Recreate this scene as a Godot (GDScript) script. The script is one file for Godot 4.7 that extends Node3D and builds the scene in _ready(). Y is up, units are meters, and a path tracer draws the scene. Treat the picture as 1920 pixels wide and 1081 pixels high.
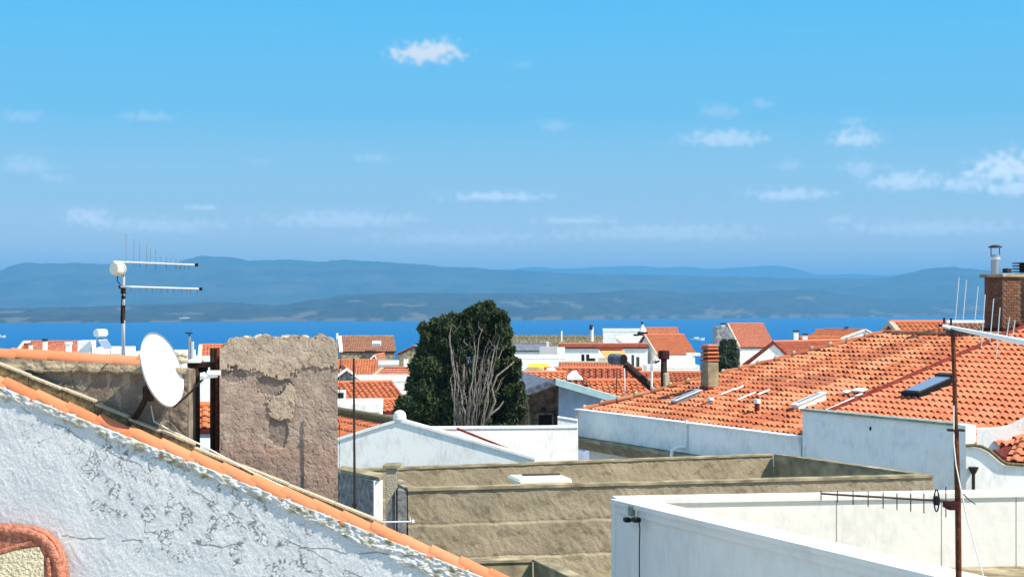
extends Node3D
# A view over the tiled roofs of a small seaside town to a strait and hazy hills beyond.
# The eye is at the origin, 40 m above the sea; P(x, y, depth) gives the place of a spot seen at x, y.
const F := 2955.0
const HZ := 581.0
const SEA := -40.0
var M := {}
var rng := RandomNumberGenerator.new()
var used := {}
var nz := FastNoiseLite.new()
var nf := FastNoiseLite.new()
var nc := FastNoiseLite.new()

func P(px: float, py: float, d: float) -> Vector3:
	return Vector3((px - 960.0) / F * d, (HZ - py) / F * d, -d)

func on(px: float, py: float, p0: Vector3, n: Vector3) -> Vector3:
	var dir := Vector3((px - 960.0) / F, (HZ - py) / F, -1.0)
	return dir * (n.dot(p0) / n.dot(dir))

func atx(px: float, p0: Vector3, dir: Vector3) -> Vector3:
	# the point of the line p0 + t * dir that is seen in column px
	var k := (px - 960.0) / F
	return p0 + dir * ((-k * p0.z - p0.x) / (dir.x + k * dir.z))

func c8(r: float, g: float, b: float) -> Color:
	return Color(r / 255.0, g / 255.0, b / 255.0)

func lin(r: float, g: float, b: float) -> Color:
	return c8(r, g, b).srgb_to_linear()

class MB:
	var v := PackedVector3Array()
	var n := PackedVector3Array()
	var c := PackedColorArray()
	var col := Color(1, 1, 1)
	func t3(a: Vector3, b: Vector3, d: Vector3, na: Vector3, nb: Vector3, nd: Vector3) -> void:
		v.append(a); v.append(d); v.append(b)
		n.append(na); n.append(nd); n.append(nb)
		c.append(col); c.append(col); c.append(col)
	func tri(a: Vector3, b: Vector3, d: Vector3) -> void:
		var m := (b - a).cross(d - a).normalized()
		t3(a, b, d, m, m, m)
	func quad(a: Vector3, b: Vector3, d: Vector3, e: Vector3) -> void:
		tri(a, b, d)
		tri(a, d, e)
	func box(at: Vector3, s: Vector3, bs := Basis(), ch := 0.0) -> void:
		var x := bs.x * s.x * 0.5
		var y := bs.y * s.y * 0.5
		var z := bs.z * s.z * 0.5
		if ch <= 0.0:
			for q in [[x, y, z], [y, z, x], [z, x, y]]:
				for k in [1.0, -1.0]:
					var o: Vector3 = at + q[2] * k
					var a: Vector3 = q[0] * k
					var b: Vector3 = q[1]
					quad(o - a - b, o + a - b, o + a + b, o - a + b)
			return
		var h := s * 0.5
		var l := h - Vector3(ch, ch, ch)
		var ax := [bs.x, bs.y, bs.z]
		for i in 3:
			var j := (i + 1) % 3
			var k2 := (i + 2) % 3
			for sg in [1.0, -1.0]:
				var o: Vector3 = at + ax[i] * h[i] * sg
				var a: Vector3 = ax[j] * l[j] * sg
				var b: Vector3 = ax[k2] * l[k2]
				quad(o - a - b, o + a - b, o + a + b, o - a + b)
			for sj in [1.0, -1.0]:
				for sk in [1.0, -1.0]:
					var e0: Vector3 = at + ax[j] * h[j] * sj + ax[k2] * l[k2] * sk
					var e1: Vector3 = at + ax[j] * l[j] * sj + ax[k2] * h[k2] * sk
					var w: Vector3 = ax[i] * l[i] * sj * sk
					if _out(e0 - w, e0 + w, e1 + w, at):
						quad(e0 - w, e0 + w, e1 + w, e1 - w)
					else:
						quad(e1 - w, e1 + w, e0 + w, e0 - w)
		for sx in [1.0, -1.0]:
			for sy in [1.0, -1.0]:
				for sz in [1.0, -1.0]:
					var p0: Vector3 = at + bs.x * h.x * sx + bs.y * l.y * sy + bs.z * l.z * sz
					var p1: Vector3 = at + bs.x * l.x * sx + bs.y * h.y * sy + bs.z * l.z * sz
					var p2: Vector3 = at + bs.x * l.x * sx + bs.y * l.y * sy + bs.z * h.z * sz
					if _out(p0, p1, p2, at):
						tri(p0, p1, p2)
					else:
						tri(p2, p1, p0)
	func _out(a: Vector3, b: Vector3, d: Vector3, from: Vector3) -> bool:
		return (b - a).cross(d - a).dot(a - from) > 0.0
	func prism(poly: Array, back: Vector3) -> void:
		# poly runs counter-clockwise as seen from outside the front; back leads to the rear face
		var m := Vector3.ZERO
		for i in poly.size():
			m += (poly[i] - poly[0]).cross(poly[(i + 1) % poly.size()] - poly[0])
		m = m.normalized()
		if m.dot(back) > 0.0:
			poly = poly.duplicate()
			poly.reverse()
			m = -m
		var ax := m.cross(Vector3.UP if absf(m.y) < 0.9 else Vector3.RIGHT).normalized()
		var ay := m.cross(ax)
		var p2 := PackedVector2Array()
		for p in poly:
			p2.append(Vector2(p.dot(ax), p.dot(ay)))
		var ix := Geometry2D.triangulate_polygon(p2)
		for k in range(0, ix.size(), 3):
			var a: Vector3 = poly[ix[k]]
			var b: Vector3 = poly[ix[k + 1]]
			var d: Vector3 = poly[ix[k + 2]]
			if (b - a).cross(d - a).dot(m) < 0.0:
				var w := b
				b = d
				d = w
			tri(a, b, d)
			tri(a + back, d + back, b + back)
		for i in poly.size():
			var a: Vector3 = poly[i]
			var b: Vector3 = poly[(i + 1) % poly.size()]
			quad(b, a, a + back, b + back)
	func tube(path: Array, r0: float, r1 := -1.0, seg := 8, caps := true) -> void:
		if r1 < 0.0:
			r1 = r0
		var k := path.size()
		var rings := []
		var norms := []
		var side := Vector3.ZERO
		for i in k:
			var d: Vector3 = (path[mini(i + 1, k - 1)] - path[maxi(i - 1, 0)]).normalized()
			if i == 0:
				side = d.cross(Vector3.UP if absf(d.y) < 0.9 else Vector3.RIGHT).normalized()
			else:
				side = (side - d * side.dot(d)).normalized()
			var up := d.cross(side)
			var r := lerpf(r0, r1, float(i) / maxf(1.0, k - 1))
			var ring := []
			var nn := []
			for s in seg:
				var a := TAU * s / seg
				var o := side * cos(a) + up * sin(a)
				ring.append(path[i] + o * r)
				nn.append(o)
			rings.append(ring)
			norms.append(nn)
		for i in k - 1:
			for s in seg:
				var q := (s + 1) % seg
				t3(rings[i][s], rings[i][q], rings[i + 1][q], norms[i][s], norms[i][q], norms[i + 1][q])
				t3(rings[i][s], rings[i + 1][q], rings[i + 1][s], norms[i][s], norms[i + 1][q], norms[i + 1][s])
		if caps:
			for s in seg:
				var q := (s + 1) % seg
				tri(path[0], rings[0][q], rings[0][s])
				tri(path[k - 1], rings[k - 1][s], rings[k - 1][q])
	func lathe(at: Vector3, axis: Vector3, prof: Array, seg := 24, sx := 1.0) -> void:
		# prof: [radius, height along axis]
		axis = axis.normalized()
		var side := axis.cross(Vector3.UP if absf(axis.y) < 0.9 else Vector3.RIGHT).normalized()
		var up := axis.cross(side)
		for i in prof.size() - 1:
			for s in seg:
				var a := TAU * s / seg
				var b := TAU * (s + 1) / seg
				var oa := side * cos(a) * sx + up * sin(a)
				var ob := side * cos(b) * sx + up * sin(b)
				var p0: Vector3 = at + oa * prof[i][0] + axis * prof[i][1]
				var p1: Vector3 = at + ob * prof[i][0] + axis * prof[i][1]
				var p2: Vector3 = at + ob * prof[i + 1][0] + axis * prof[i + 1][1]
				var p3: Vector3 = at + oa * prof[i + 1][0] + axis * prof[i + 1][1]
				var dr: float = prof[i + 1][0] - prof[i][0]
				var dh: float = prof[i + 1][1] - prof[i][1]
				var na := (oa * dh - axis * dr).normalized()
				var nb := (ob * dh - axis * dr).normalized()
				if prof[i][0] > 0.0:
					t3(p0, p1, p2, na, nb, nb)
				if prof[i + 1][0] > 0.0:
					t3(p0, p2, p3, na, nb, na)
	func mesh(off := Vector3.ZERO) -> ArrayMesh:
		var w := PackedVector3Array()
		w.resize(v.size())
		for i in v.size():
			w[i] = v[i] - off
		var ar := []
		ar.resize(Mesh.ARRAY_MAX)
		ar[Mesh.ARRAY_VERTEX] = w
		ar[Mesh.ARRAY_NORMAL] = n
		ar[Mesh.ARRAY_COLOR] = c
		var am := ArrayMesh.new()
		am.add_surface_from_arrays(Mesh.PRIMITIVE_TRIANGLES, ar)
		return am

# ---------------------------------------------------------------- nodes
func numbered(called: String) -> String:
	if not used.has(called):
		used[called] = 0
		return called
	used[called] += 1
	return "%s_%03d" % [called, used[called]]

func meta(o: Node, label: String, category: String, group := "", kind := "") -> Node:
	if label: o.set_meta("label", label)
	if category: o.set_meta("category", category)
	if group: o.set_meta("group", group)
	if kind: o.set_meta("kind", kind)
	return o

func thing(called: String, label: String, category: String, at: Vector3, group := "") -> Node3D:
	var o := Node3D.new()
	o.name = numbered(called)
	add_child(o)
	o.position = at
	meta(o, label, category, group)
	return o

func base_of(parent: Node) -> Vector3:
	var at := Vector3.ZERO
	while parent is Node3D and parent != self:
		at += parent.position
		parent = parent.get_parent()
	return at

func obj(called: String, mb, m: Material, parent: Node = self) -> MeshInstance3D:
	var o := MeshInstance3D.new()
	o.name = called if parent != self else numbered(called)
	o.mesh = mb.mesh(base_of(parent)) if mb is MB else mb
	o.material_override = m
	parent.add_child(o, true)
	return o

func boxpart(called: String, at: Vector3, s: Vector3, m: Material, parent: Node, bs := Basis(), ch := 0.0) -> MeshInstance3D:
	var b := MB.new()
	b.box(at, s, bs, ch)
	return obj(called, b, m, parent)

func tubepart(called: String, path: Array, r: float, m: Material, parent: Node, r1 := -1.0, seg := 8) -> MeshInstance3D:
	var b := MB.new()
	b.tube(path, r, r1, seg)
	return obj(called, b, m, parent)

func prismpart(called: String, poly: Array, back: Vector3, m: Material, parent: Node) -> MeshInstance3D:
	var b := MB.new()
	b.prism(poly, back)
	return obj(called, b, m, parent)

# ---------------------------------------------------------------- materials
func noise_image(size: int, freq: float, sd: int, kind: int, lo: float, hi: float, power := 1.0, warp := 0.0) -> Image:
	var f := FastNoiseLite.new()
	f.seed = sd
	f.frequency = freq
	f.noise_type = kind as FastNoiseLite.NoiseType
	f.fractal_octaves = 4
	if kind == FastNoiseLite.TYPE_CELLULAR:
		f.cellular_return_type = FastNoiseLite.RETURN_DISTANCE2_SUB
		f.fractal_type = FastNoiseLite.FRACTAL_NONE
	if warp > 0.0:
		f.domain_warp_enabled = true
		f.domain_warp_amplitude = warp
		f.domain_warp_frequency = freq * 1.5
	var im := f.get_seamless_image(size, size)
	im.convert(Image.FORMAT_L8)
	var d := im.get_data()
	for i in d.size():
		d[i] = int(255.0 * clampf(lerpf(lo, hi, pow(d[i] / 255.0, power)), 0.0, 1.0))
	return Image.create_from_data(size, size, false, Image.FORMAT_L8, d)

func streaked(low: float) -> Image:
	# rain streaks and soft blotches of dirt on painted render
	var a := noise_image(512, 0.05, 51, FastNoiseLite.TYPE_SIMPLEX_SMOOTH, 0.0, 1.0)
	a.resize(512, 2048, Image.INTERPOLATE_CUBIC)
	a = a.get_region(Rect2i(0, 0, 512, 512))
	var b := noise_image(512, 0.007, 53, FastNoiseLite.TYPE_SIMPLEX_SMOOTH, 0.0, 1.0)
	var g := noise_image(512, 0.09, 55, FastNoiseLite.TYPE_SIMPLEX_SMOOTH, 0.0, 1.0)
	var da := a.get_data()
	var db := b.get_data()
	var dg := g.get_data()
	for i in da.size():
		var x := (da[i] * 0.5 * (0.3 + db[i] / 255.0) + db[i] * 0.35 + dg[i] * 0.2) / 255.0
		da[i] = int(255.0 * clampf(lerpf(1.0, low, smoothstep(0.35, 0.9, x)), 0.0, 1.0))
	return Image.create_from_data(512, 512, false, Image.FORMAT_L8, da)

func tx(im: Image) -> ImageTexture:
	return ImageTexture.create_from_image(im)

func mat(col: Color, rough := 0.9, o := {}) -> StandardMaterial3D:
	var m := StandardMaterial3D.new()
	m.albedo_color = col
	m.roughness = rough
	m.metallic_specular = o.get("spec", 0.3)
	m.metallic = o.get("metal", 0.0)
	m.vertex_color_use_as_albedo = o.get("vc", false)
	if o.has("tex") or o.has("height"):
		m.uv1_triplanar = true
		m.uv1_world_triplanar = true
		var s: float = o.get("scale", 0.5)
		m.uv1_scale = Vector3(s, s, s)
	if o.has("tex"):
		m.albedo_texture = o.tex
	if o.has("height"):
		m.heightmap_enabled = true
		m.heightmap_texture = o.height
		m.heightmap_scale = o.get("relief", 1.0)
	return m

func make_materials() -> void:
	var blotch := tx(noise_image(512, 0.008, 3, FastNoiseLite.TYPE_SIMPLEX_SMOOTH, 0.88, 1.0))
	var stain := tx(noise_image(512, 0.012, 5, FastNoiseLite.TYPE_SIMPLEX_SMOOTH, 0.55, 1.05))
	var grain := tx(noise_image(512, 0.06, 7, FastNoiseLite.TYPE_SIMPLEX_SMOOTH, 0.78, 1.0))
	var bumps := tx(noise_image(512, 0.03, 9, FastNoiseLite.TYPE_SIMPLEX_SMOOTH, 0.0, 1.0))
	var fine := tx(noise_image(512, 0.11, 11, FastNoiseLite.TYPE_SIMPLEX_SMOOTH, 0.0, 1.0))
	var speck := tx(noise_image(512, 0.09, 13, FastNoiseLite.TYPE_SIMPLEX_SMOOTH, 0.62, 1.08))
	M.old_white = mat(Color.WHITE, 0.95, {"vc": true, "tex": grain, "height": bumps, "relief": 0.2, "scale": 1.1})
	M.stucco = mat(Color.WHITE, 0.95, {"vc": true, "tex": speck, "height": bumps, "relief": 0.3, "scale": 1.3})
	M.concrete = mat(Color.WHITE, 0.95, {"vc": true, "tex": speck, "height": bumps, "relief": 0.5, "scale": 0.9})
	var streaks := tx(streaked(0.89))
	M.white = mat(c8(246, 245, 242), 0.85, {"tex": streaks, "height": fine, "relief": 0.25, "scale": 0.35})
	M.terrace = mat(c8(226, 224, 220), 0.85, {"tex": tx(streaked(0.93)), "height": bumps, "relief": 0.3, "scale": 0.3})
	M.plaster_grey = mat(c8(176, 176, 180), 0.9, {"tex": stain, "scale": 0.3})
	M.lilac = mat(c8(226, 222, 226), 0.9, {"tex": grain, "height": bumps, "relief": 0.5, "scale": 0.6})
	M.tan = mat(c8(184, 170, 140), 0.95, {"tex": stain, "height": bumps, "relief": 1.0, "scale": 0.3})
	M.mortar = mat(c8(206, 196, 172), 0.95, {"tex": speck, "height": bumps, "relief": 1.0, "scale": 1.5})
	M.moss = mat(c8(140, 126, 92), 0.95, {"tex": stain, "height": bumps, "relief": 1.0, "scale": 1.5})
	M.brown_wall = mat(c8(168, 152, 138), 0.95, {"tex": stain, "height": bumps, "relief": 0.6, "scale": 0.5})
	M.blue_wall = mat(c8(196, 208, 232), 0.9, {"tex": blotch, "scale": 0.4})
	M.cyan = mat(c8(190, 222, 224), 0.8, {"tex": blotch, "scale": 0.5})
	M.slate = mat(c8(128, 136, 152), 0.8, {"tex": stain, "scale": 0.5})
	M.green_top = mat(c8(176, 188, 176), 0.9, {"tex": stain, "scale": 0.8})
	M.clay = mat(Color.WHITE, 0.9, {"vc": true, "tex": speck, "scale": 1.7})
	M.clays = []
	for k in [c8(200, 118, 86), c8(212, 126, 88), c8(222, 138, 98), c8(226, 146, 104), c8(230, 158, 120)]:
		M.clays.append(mat(k, 0.9, {"tex": speck, "height": fine, "relief": 0.15, "scale": 1.7}))
	M.new_clays = []
	for k in [c8(228, 136, 100), c8(222, 128, 92), c8(234, 144, 108)]:
		M.new_clays.append(mat(k, 0.85, {"tex": grain, "scale": 1.7}))
	M.verge_clays = []
	for k in [c8(230, 146, 104), c8(222, 134, 94), c8(234, 154, 114)]:
		M.verge_clays.append(mat(k, 0.9, {"tex": grain, "height": fine, "relief": 0.2, "scale": 2.5}))
	M.salmon = mat(c8(230, 150, 124), 0.95, {"tex": stain, "height": bumps, "relief": 1.6, "scale": 2.6})
	M.cream = mat(c8(236, 220, 186), 0.95, {"tex": blotch, "height": bumps, "relief": 2.0, "scale": 1.2})
	M.maroon = mat(c8(150, 62, 50), 0.8, {"tex": stain, "scale": 0.6})
	M.plum = mat(c8(84, 44, 44), 0.9, {"tex": stain, "scale": 0.8})
	M.brick = mat(c8(140, 88, 66), 0.95, {"tex": stain, "height": bumps, "relief": 1.0, "scale": 1.2})
	M.mortar_dark = mat(c8(112, 90, 76), 0.95)
	M.dish = mat(c8(244, 244, 244), 0.45, {"spec": 0.5})
	M.steel = mat(c8(170, 174, 180), 0.4, {"metal": 0.7})
	M.alu = mat(c8(214, 218, 222), 0.35, {"metal": 0.5})
	M.dark_metal = mat(c8(58, 52, 50), 0.6, {"metal": 0.3})
	M.rust = mat(c8(112, 68, 46), 0.9, {"tex": stain, "scale": 3.0})
	M.rust_dark = mat(c8(74, 56, 48), 0.9, {"tex": stain, "scale": 2.0})
	M.rod = mat(c8(116, 126, 140), 0.6)
	M.black = mat(c8(24, 24, 28), 0.6)
	M.opening = mat(c8(34, 32, 34), 0.7)
	M.white_plastic = mat(c8(240, 240, 238), 0.5)
	M.cream_plastic = mat(c8(232, 226, 208), 0.5)
	M.glass = mat(c8(46, 66, 96), 0.08, {"spec": 0.9})
	M.panel_glass = mat(c8(120, 134, 160), 0.15, {"spec": 0.8})
	M.shutter = mat(c8(70, 76, 66), 0.8)
	M.yellow = mat(c8(236, 206, 70), 0.8, {"tex": blotch, "scale": 0.5})
	M.awning = mat(c8(238, 172, 96), 0.8, {"tex": blotch, "scale": 0.5})
	M.grey_sheet = mat(c8(150, 150, 152), 0.9, {"tex": stain, "height": bumps, "relief": 0.5, "scale": 1.2})
	M.ground = mat(c8(206, 200, 188), 0.95, {"tex": stain, "scale": 0.05})
	M.bark = mat(c8(166, 156, 146), 0.95, {"tex": stain, "scale": 1.5})
	M.leaf = mat(Color.WHITE, 0.8, {"vc": true})
	M.leaf.backlight_enabled = true
	M.leaf.backlight = Color(0.12, 0.16, 0.06)
	M.land = mat(Color.WHITE, 1.0, {"vc": true, "spec": 0.0})
	var waves := noise_image(512, 0.03, 21, FastNoiseLite.TYPE_SIMPLEX_SMOOTH, 0.0, 1.0)
	M.water = mat(c8(0, 96, 158), 0.4, {"tex": tx(noise_image(512, 0.01, 23, FastNoiseLite.TYPE_SIMPLEX_SMOOTH, 0.9, 1.0)), "height": tx(waves), "relief": 60.0, "scale": 0.012, "spec": 0.12})

# ---------------------------------------------------------------- sky
func make_sky() -> Sky:
	var w := 4096
	var h := 1024
	var im := Image.create_empty(w, 2048, false, Image.FORMAT_RGBF)
	var low := Color(0.30, 0.575, 0.82)
	var stops := [[0.0, Color(1.02, 1.04, 0.88)], [2.0, Color(1.0, 1.02, 0.86)], [4.0, Color(0.52, 0.78, 0.88)], [7.0, Color(0.21, 0.62, 0.92)], [11.0, Color(0.11, 0.56, 0.95)], [20.0, Color(0.20, 0.57, 0.93)], [45.0, Color(0.42, 0.65, 0.91)], [90.0, Color(0.48, 0.67, 0.91)]]
	for q in stops:
		q[1] = q[1] * (1.0 / 1.55)
		q[1].a = 1.0
	low = stops[0][1]
	for y in 2048:
		var e := 90.0 - (y + 0.5) / 2048.0 * 180.0
		var k := low
		for i in stops.size() - 1:
			if e >= stops[i][0] and e <= stops[i + 1][0]:
				var t: float = (e - stops[i][0]) / (stops[i + 1][0] - stops[i][0])
				k = stops[i][1].lerp(stops[i + 1][1], t)
		im.fill_rect(Rect2i(0, y, w, 1), k)
	# clouds: [x, y, half width, half height, strength] as seen, then more of the same kind round the sky
	var clouds := [[795, 104, 78, 27, 1.35], [828, 92, 40, 22, 0.9], [1360, 262, 95, 24, 0.5], [1605, 262, 55, 24, 0.6], [1600, 228, 30, 14, 0.25], [1350, 210, 45, 20, 0.22], [1430, 196, 26, 14, 0.22], [1040, 238, 36, 16, 0.22], [980, 122, 22, 12, 0.14], [278, 220, 60, 13, 0.26], [45, 220, 60, 15, 0.22], [50, 312, 60, 24, 0.24], [105, 335, 36, 12, 0.2], [700, 297, 42, 12, 0.22], [490, 304, 28, 5, 0.15], [1890, 318, 74, 38, 0.8], [1905, 356, 74, 22, 0.6], [1815, 345, 56, 27, 0.5], [1700, 342, 84, 26, 0.55], [1610, 318, 50, 20, 0.3], [1480, 312, 26, 16, 0.2], [1575, 414, 36, 11, 0.35], [1480, 366, 95, 17, 0.5], [930, 370, 120, 13, 0.55], [1080, 414, 90, 10, 0.5], [380, 390, 42, 6, 0.6], [165, 410, 60, 22, 0.55], [300, 425, 160, 20, 0.4], [640, 415, 170, 24, 0.42], [1250, 440, 240, 24, 0.42], [1750, 430, 200, 22, 0.42], [860, 450, 240, 20, 0.36]]
	var list := []
	for q in clouds:
		list.append([rad_to_deg(atan2(q[0] - 960.0, F)), rad_to_deg(atan2(HZ - q[1], Vector2(q[0] - 960.0, F).length())), rad_to_deg(q[2] / F), rad_to_deg(q[3] / F), q[4]])
	rng.seed = 77
	for k in 260:
		var az := rng.randf_range(19.5, 340.5)
		var el := rng.randf_range(1.5, 11.0) if k % 4 else rng.randf_range(11.0, 30.0)
		list.append([az if az < 180.0 else az - 360.0, el, rng.randf_range(0.5, 3.2), rng.randf_range(0.2, 0.6), rng.randf_range(0.15, 0.7)])
	var cl := FastNoiseLite.new()
	cl.seed = 4
	cl.frequency = 1.0
	cl.fractal_octaves = 5
	for q in list:
		var rx: float = q[2] * 1.5
		var ry: float = q[3] * 1.6
		var x0 := int((q[0] - rx + 180.0) / 360.0 * w)
		var x1 := int((q[0] + rx + 180.0) / 360.0 * w) + 1
		var y0 := int((90.0 - q[1] - ry) / 180.0 * 2048.0)
		var y1 := int((90.0 - q[1] + ry) / 180.0 * 2048.0) + 1
		for y in range(y0, mini(y1 + 1, 1022)):
			for x in range(x0, x1 + 1):
				var a := (x + 0.5) / w * 360.0 - 180.0
				var e := 90.0 - (y + 0.5) / 2048.0 * 180.0
				var u: float = (a - q[0]) / q[2]
				var t: float = (e - q[1]) / q[3]
				if t < 0.0:
					t *= 1.5
				var g := 1.0 - sqrt(u * u + t * t) + 0.75 * cl.get_noise_2d(a * 2.2, e * 3.6) + 0.3 * cl.get_noise_2d(a * 7.0 + 40.0, e * 9.0)
				if g <= 0.0:
					continue
				g = smoothstep(0.0, 0.75, g)
				var s := clampf(g * q[4], 0.0, 0.94)
				var xi := posmod(x - w / 2, w)
				var was := im.get_pixel(xi, y)
				var lit := Color(0.57, 0.60, 0.63).lerp(Color(0.44, 0.52, 0.60), clampf(-t * 0.7, 0.0, 1.0)) * lerpf(1.7, 1.0, smoothstep(2.0, 9.0, e))
				lit.a = 1.0
				im.set_pixel(xi, y, was.lerp(lit, s))
	var p := PanoramaSkyMaterial.new()
	p.panorama = ImageTexture.create_from_image(im)
	var s2 := Sky.new()
	s2.sky_material = p
	return s2

# ---------------------------------------------------------------- building blocks
func relief(O: Vector3, U: Vector3, V: Vector3, nu: int, nv: int, hf: Callable, cf: Callable, top = null) -> ArrayMesh:
	# a wall face with real relief: O lower corner, U and V its full extents; top(u) gives the share of V reached at u
	var nn := U.cross(V).normalized()
	var pts := PackedVector3Array()
	var cols := PackedColorArray()
	for j in nv + 1:
		for i in nu + 1:
			var u := float(i) / nu
			var vv := float(j) / nv
			if top != null:
				vv *= top.call(u)
			var p := O + U * u + V * vv
			pts.append(p + nn * hf.call(p))
			cols.append(cf.call(p))
	var nor := PackedVector3Array()
	var idx := PackedInt32Array()
	var r := nu + 1
	for j in nv + 1:
		for i in nu + 1:
			var a := pts[j * r + mini(i + 1, nu)] - pts[j * r + maxi(i - 1, 0)]
			var b := pts[mini(j + 1, nv) * r + i] - pts[maxi(j - 1, 0) * r + i]
			nor.append(a.cross(b).normalized())
	for j in nv:
		for i in nu:
			var k := j * r + i
			idx.append_array(PackedInt32Array([k, k + r + 1, k + 1, k, k + r, k + r + 1]))
	var ar := []
	ar.resize(Mesh.ARRAY_MAX)
	ar[Mesh.ARRAY_VERTEX] = pts
	ar[Mesh.ARRAY_NORMAL] = nor
	ar[Mesh.ARRAY_COLOR] = cols
	ar[Mesh.ARRAY_INDEX] = idx
	var am := ArrayMesh.new()
	am.add_surface_from_arrays(Mesh.PRIMITIVE_TRIANGLES, ar)
	return am

func shifted(am: ArrayMesh, off: Vector3) -> ArrayMesh:
	var ar := am.surface_get_arrays(0)
	var v: PackedVector3Array = ar[Mesh.ARRAY_VERTEX]
	for i in v.size():
		v[i] -= off
	ar[Mesh.ARRAY_VERTEX] = v
	var r := ArrayMesh.new()
	r.add_surface_from_arrays(Mesh.PRIMITIVE_TRIANGLES, ar)
	return r

func tiled(A: Vector3, B: Vector3, C: Vector3, D: Vector3, tone: Color, cw := 0.25, rl := 0.38, amp := 0.06, vary := 0.16) -> MB:
	# rows of barrel tiles over the slope A (eave), B (eave), C (top over B), D (top over A)
	var mb := MB.new()
	var nn := (B - A).cross(D - A).normalized()
	if nn.y < 0.0:
		nn = -nn
	var cols := maxi(2, int(maxf(A.distance_to(B), C.distance_to(D)) / cw))
	var rows := maxi(2, int(maxf(A.distance_to(D), B.distance_to(C)) / rl))
	var prof := [[0.0, 0.0], [0.35, 0.0], [0.48, 0.7], [0.675, 1.0], [0.87, 0.7], [1.0, 0.0]]
	for j in rows:
		for i in cols:
			var g := 1.0 + rng.randf_range(-vary, vary)
			mb.col = Color(tone.r * g, tone.g * g * rng.randf_range(0.92, 1.08), tone.b * g)
			var jit := rng.randf_range(-0.01, 0.01)
			for k in 5:
				var q := []
				for e in [[k, 0.0, 0.04], [k + 1, 0.0, 0.04], [k + 1, 1.0, 0.0], [k, 1.0, 0.0]]:
					var u: float = (i + prof[e[0]][0]) / cols
					var v: float = (j + e[1]) / rows
					q.append(A.lerp(B, u).lerp(D.lerp(C, u), v) + nn * (prof[e[0]][1] * amp + e[2] + jit))
				var o: Vector3 = (q[1] - q[0]).cross(q[3] - q[0])
				if o.dot(nn) > 0.0:
					mb.quad(q[0], q[1], q[2], q[3])
				else:
					mb.quad(q[3], q[2], q[1], q[0])
				if prof[k][1] + prof[k + 1][1] > 0.0:
					var f0: Vector3 = q[0] - nn * 0.035
					var f1: Vector3 = q[1] - nn * 0.035
					mb.quad(f0, f1, q[1], q[0])
	return mb

func clay(r: float, g: float, b: float) -> Color:
	return lin(r, g, b)

func roof_slope(parent: Node, A: Vector3, B: Vector3, C: Vector3, D: Vector3, tone: Color, o := {}) -> Node:
	var nn := (B - A).cross(D - A).normalized()
	if nn.y < 0.0:
		nn = -nn
	var r := prismpart("roof", [A, B, C, D], -nn * 0.12, o.get("slab", M.maroon), parent)
	var t := obj("roof_tiles", tiled(A, B, C, D, tone, o.get("cw", 0.25), o.get("rl", 0.38), o.get("amp", 0.06), o.get("vary", 0.16)), M.clay, r)
	t.set_meta("kind", "stuff")
	return r

func ridge_cap(parent: Node, a: Vector3, b: Vector3, m: Material, r := 0.1) -> void:
	var mb := MB.new()
	mb.tube([a, b], r, r, 8)
	obj("ridge_cap", mb, m, parent)

func ground_y(z: float) -> float:
	var d := -z
	if d < 250.0:
		return lerpf(-9.0, -12.0, clampf(d / 250.0, 0.0, 1.0))
	if d < 600.0:
		return lerpf(-12.0, -42.0, (d - 250.0) / 350.0)
	return -46.0

func house(called: String, label: String, ea: Vector3, pk: Vector3, eb: Vector3, vec: Vector3, wall: Material, tone: Color, o := {}) -> Node3D:
	# a gable (eave ea, peak pk, eave eb) drawn out along vec, walls down to the ground, two tiled slopes
	var mid := (ea + eb) * 0.5 + vec * 0.5
	var gy := ground_y(mid.z)
	var t := thing(called, label, o.get("category", "house"), Vector3(mid.x, gy, mid.z), o.get("group", ""))
	var inset := (eb - ea)
	inset.y = 0.0
	inset = inset.normalized() * 0.25
	var la := ea + inset + vec.normalized() * 0.2
	var lb := eb - inset + vec.normalized() * 0.2
	var dn := 0.16
	var poly := [Vector3(la.x, gy - 0.5, la.z), Vector3(lb.x, gy - 0.5, lb.z), lb - Vector3(0, dn, 0), pk + vec.normalized() * 0.2 - Vector3(0, dn, 0), la - Vector3(0, dn, 0)]
	prismpart("wall", poly, vec - vec.normalized() * 0.4, wall, t)
	roof_slope(t, ea, ea + vec, pk + vec, pk, tone, o)
	roof_slope(t, eb, eb + vec, pk + vec, pk, tone, o)
	ridge_cap(t, pk + Vector3(0, 0.05, 0), pk + vec + Vector3(0, 0.05, 0), o.get("ridge", M.verge_clays[1]), o.get("ridge_r", 0.11))
	if o.has("verge"):
		for e in [ea, eb]:
			var n2 := vec.normalized()
			var up := Vector3(0, 0.12, 0)
			var mb := MB.new()
			mb.prism([e - up * 0.7 - n2 * 0.05, pk - up * 0.7 - n2 * 0.05, pk + up - n2 * 0.05, e + up - n2 * 0.05], n2 * o.get("verge_w", 0.25))
			obj("verge", mb, o.verge, t)
	return t

func front_house(called: String, label: String, x0: float, x1: float, yr: float, ye: float, d: float, yaw: float, pitch: float, wall: Material, tone: Color, o := {}) -> Node3D:
	# ridge seen from x0 to x1 at height yr, its front eave seen at ye
	var ps := deg_to_rad(yaw)
	var dir := Vector3(cos(ps), 0, -sin(ps))
	var out := Vector3(sin(ps), 0, cos(ps))
	var pk := P(x0, yr, d)
	var p1 := atx(x1, pk, dir)
	var k := tan(deg_to_rad(pitch))
	var s := (HZ - ye) / F
	var run := (pk.y - s * d) / (k - s * out.z)
	var ea := pk + out * run - Vector3(0, run * k, 0)
	var br: float = o.get("back", run)
	var eb := pk - out * br - Vector3(0, br * k, 0)
	return house(called, label, ea, pk, eb, p1 - pk, wall, tone, o)

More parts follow.
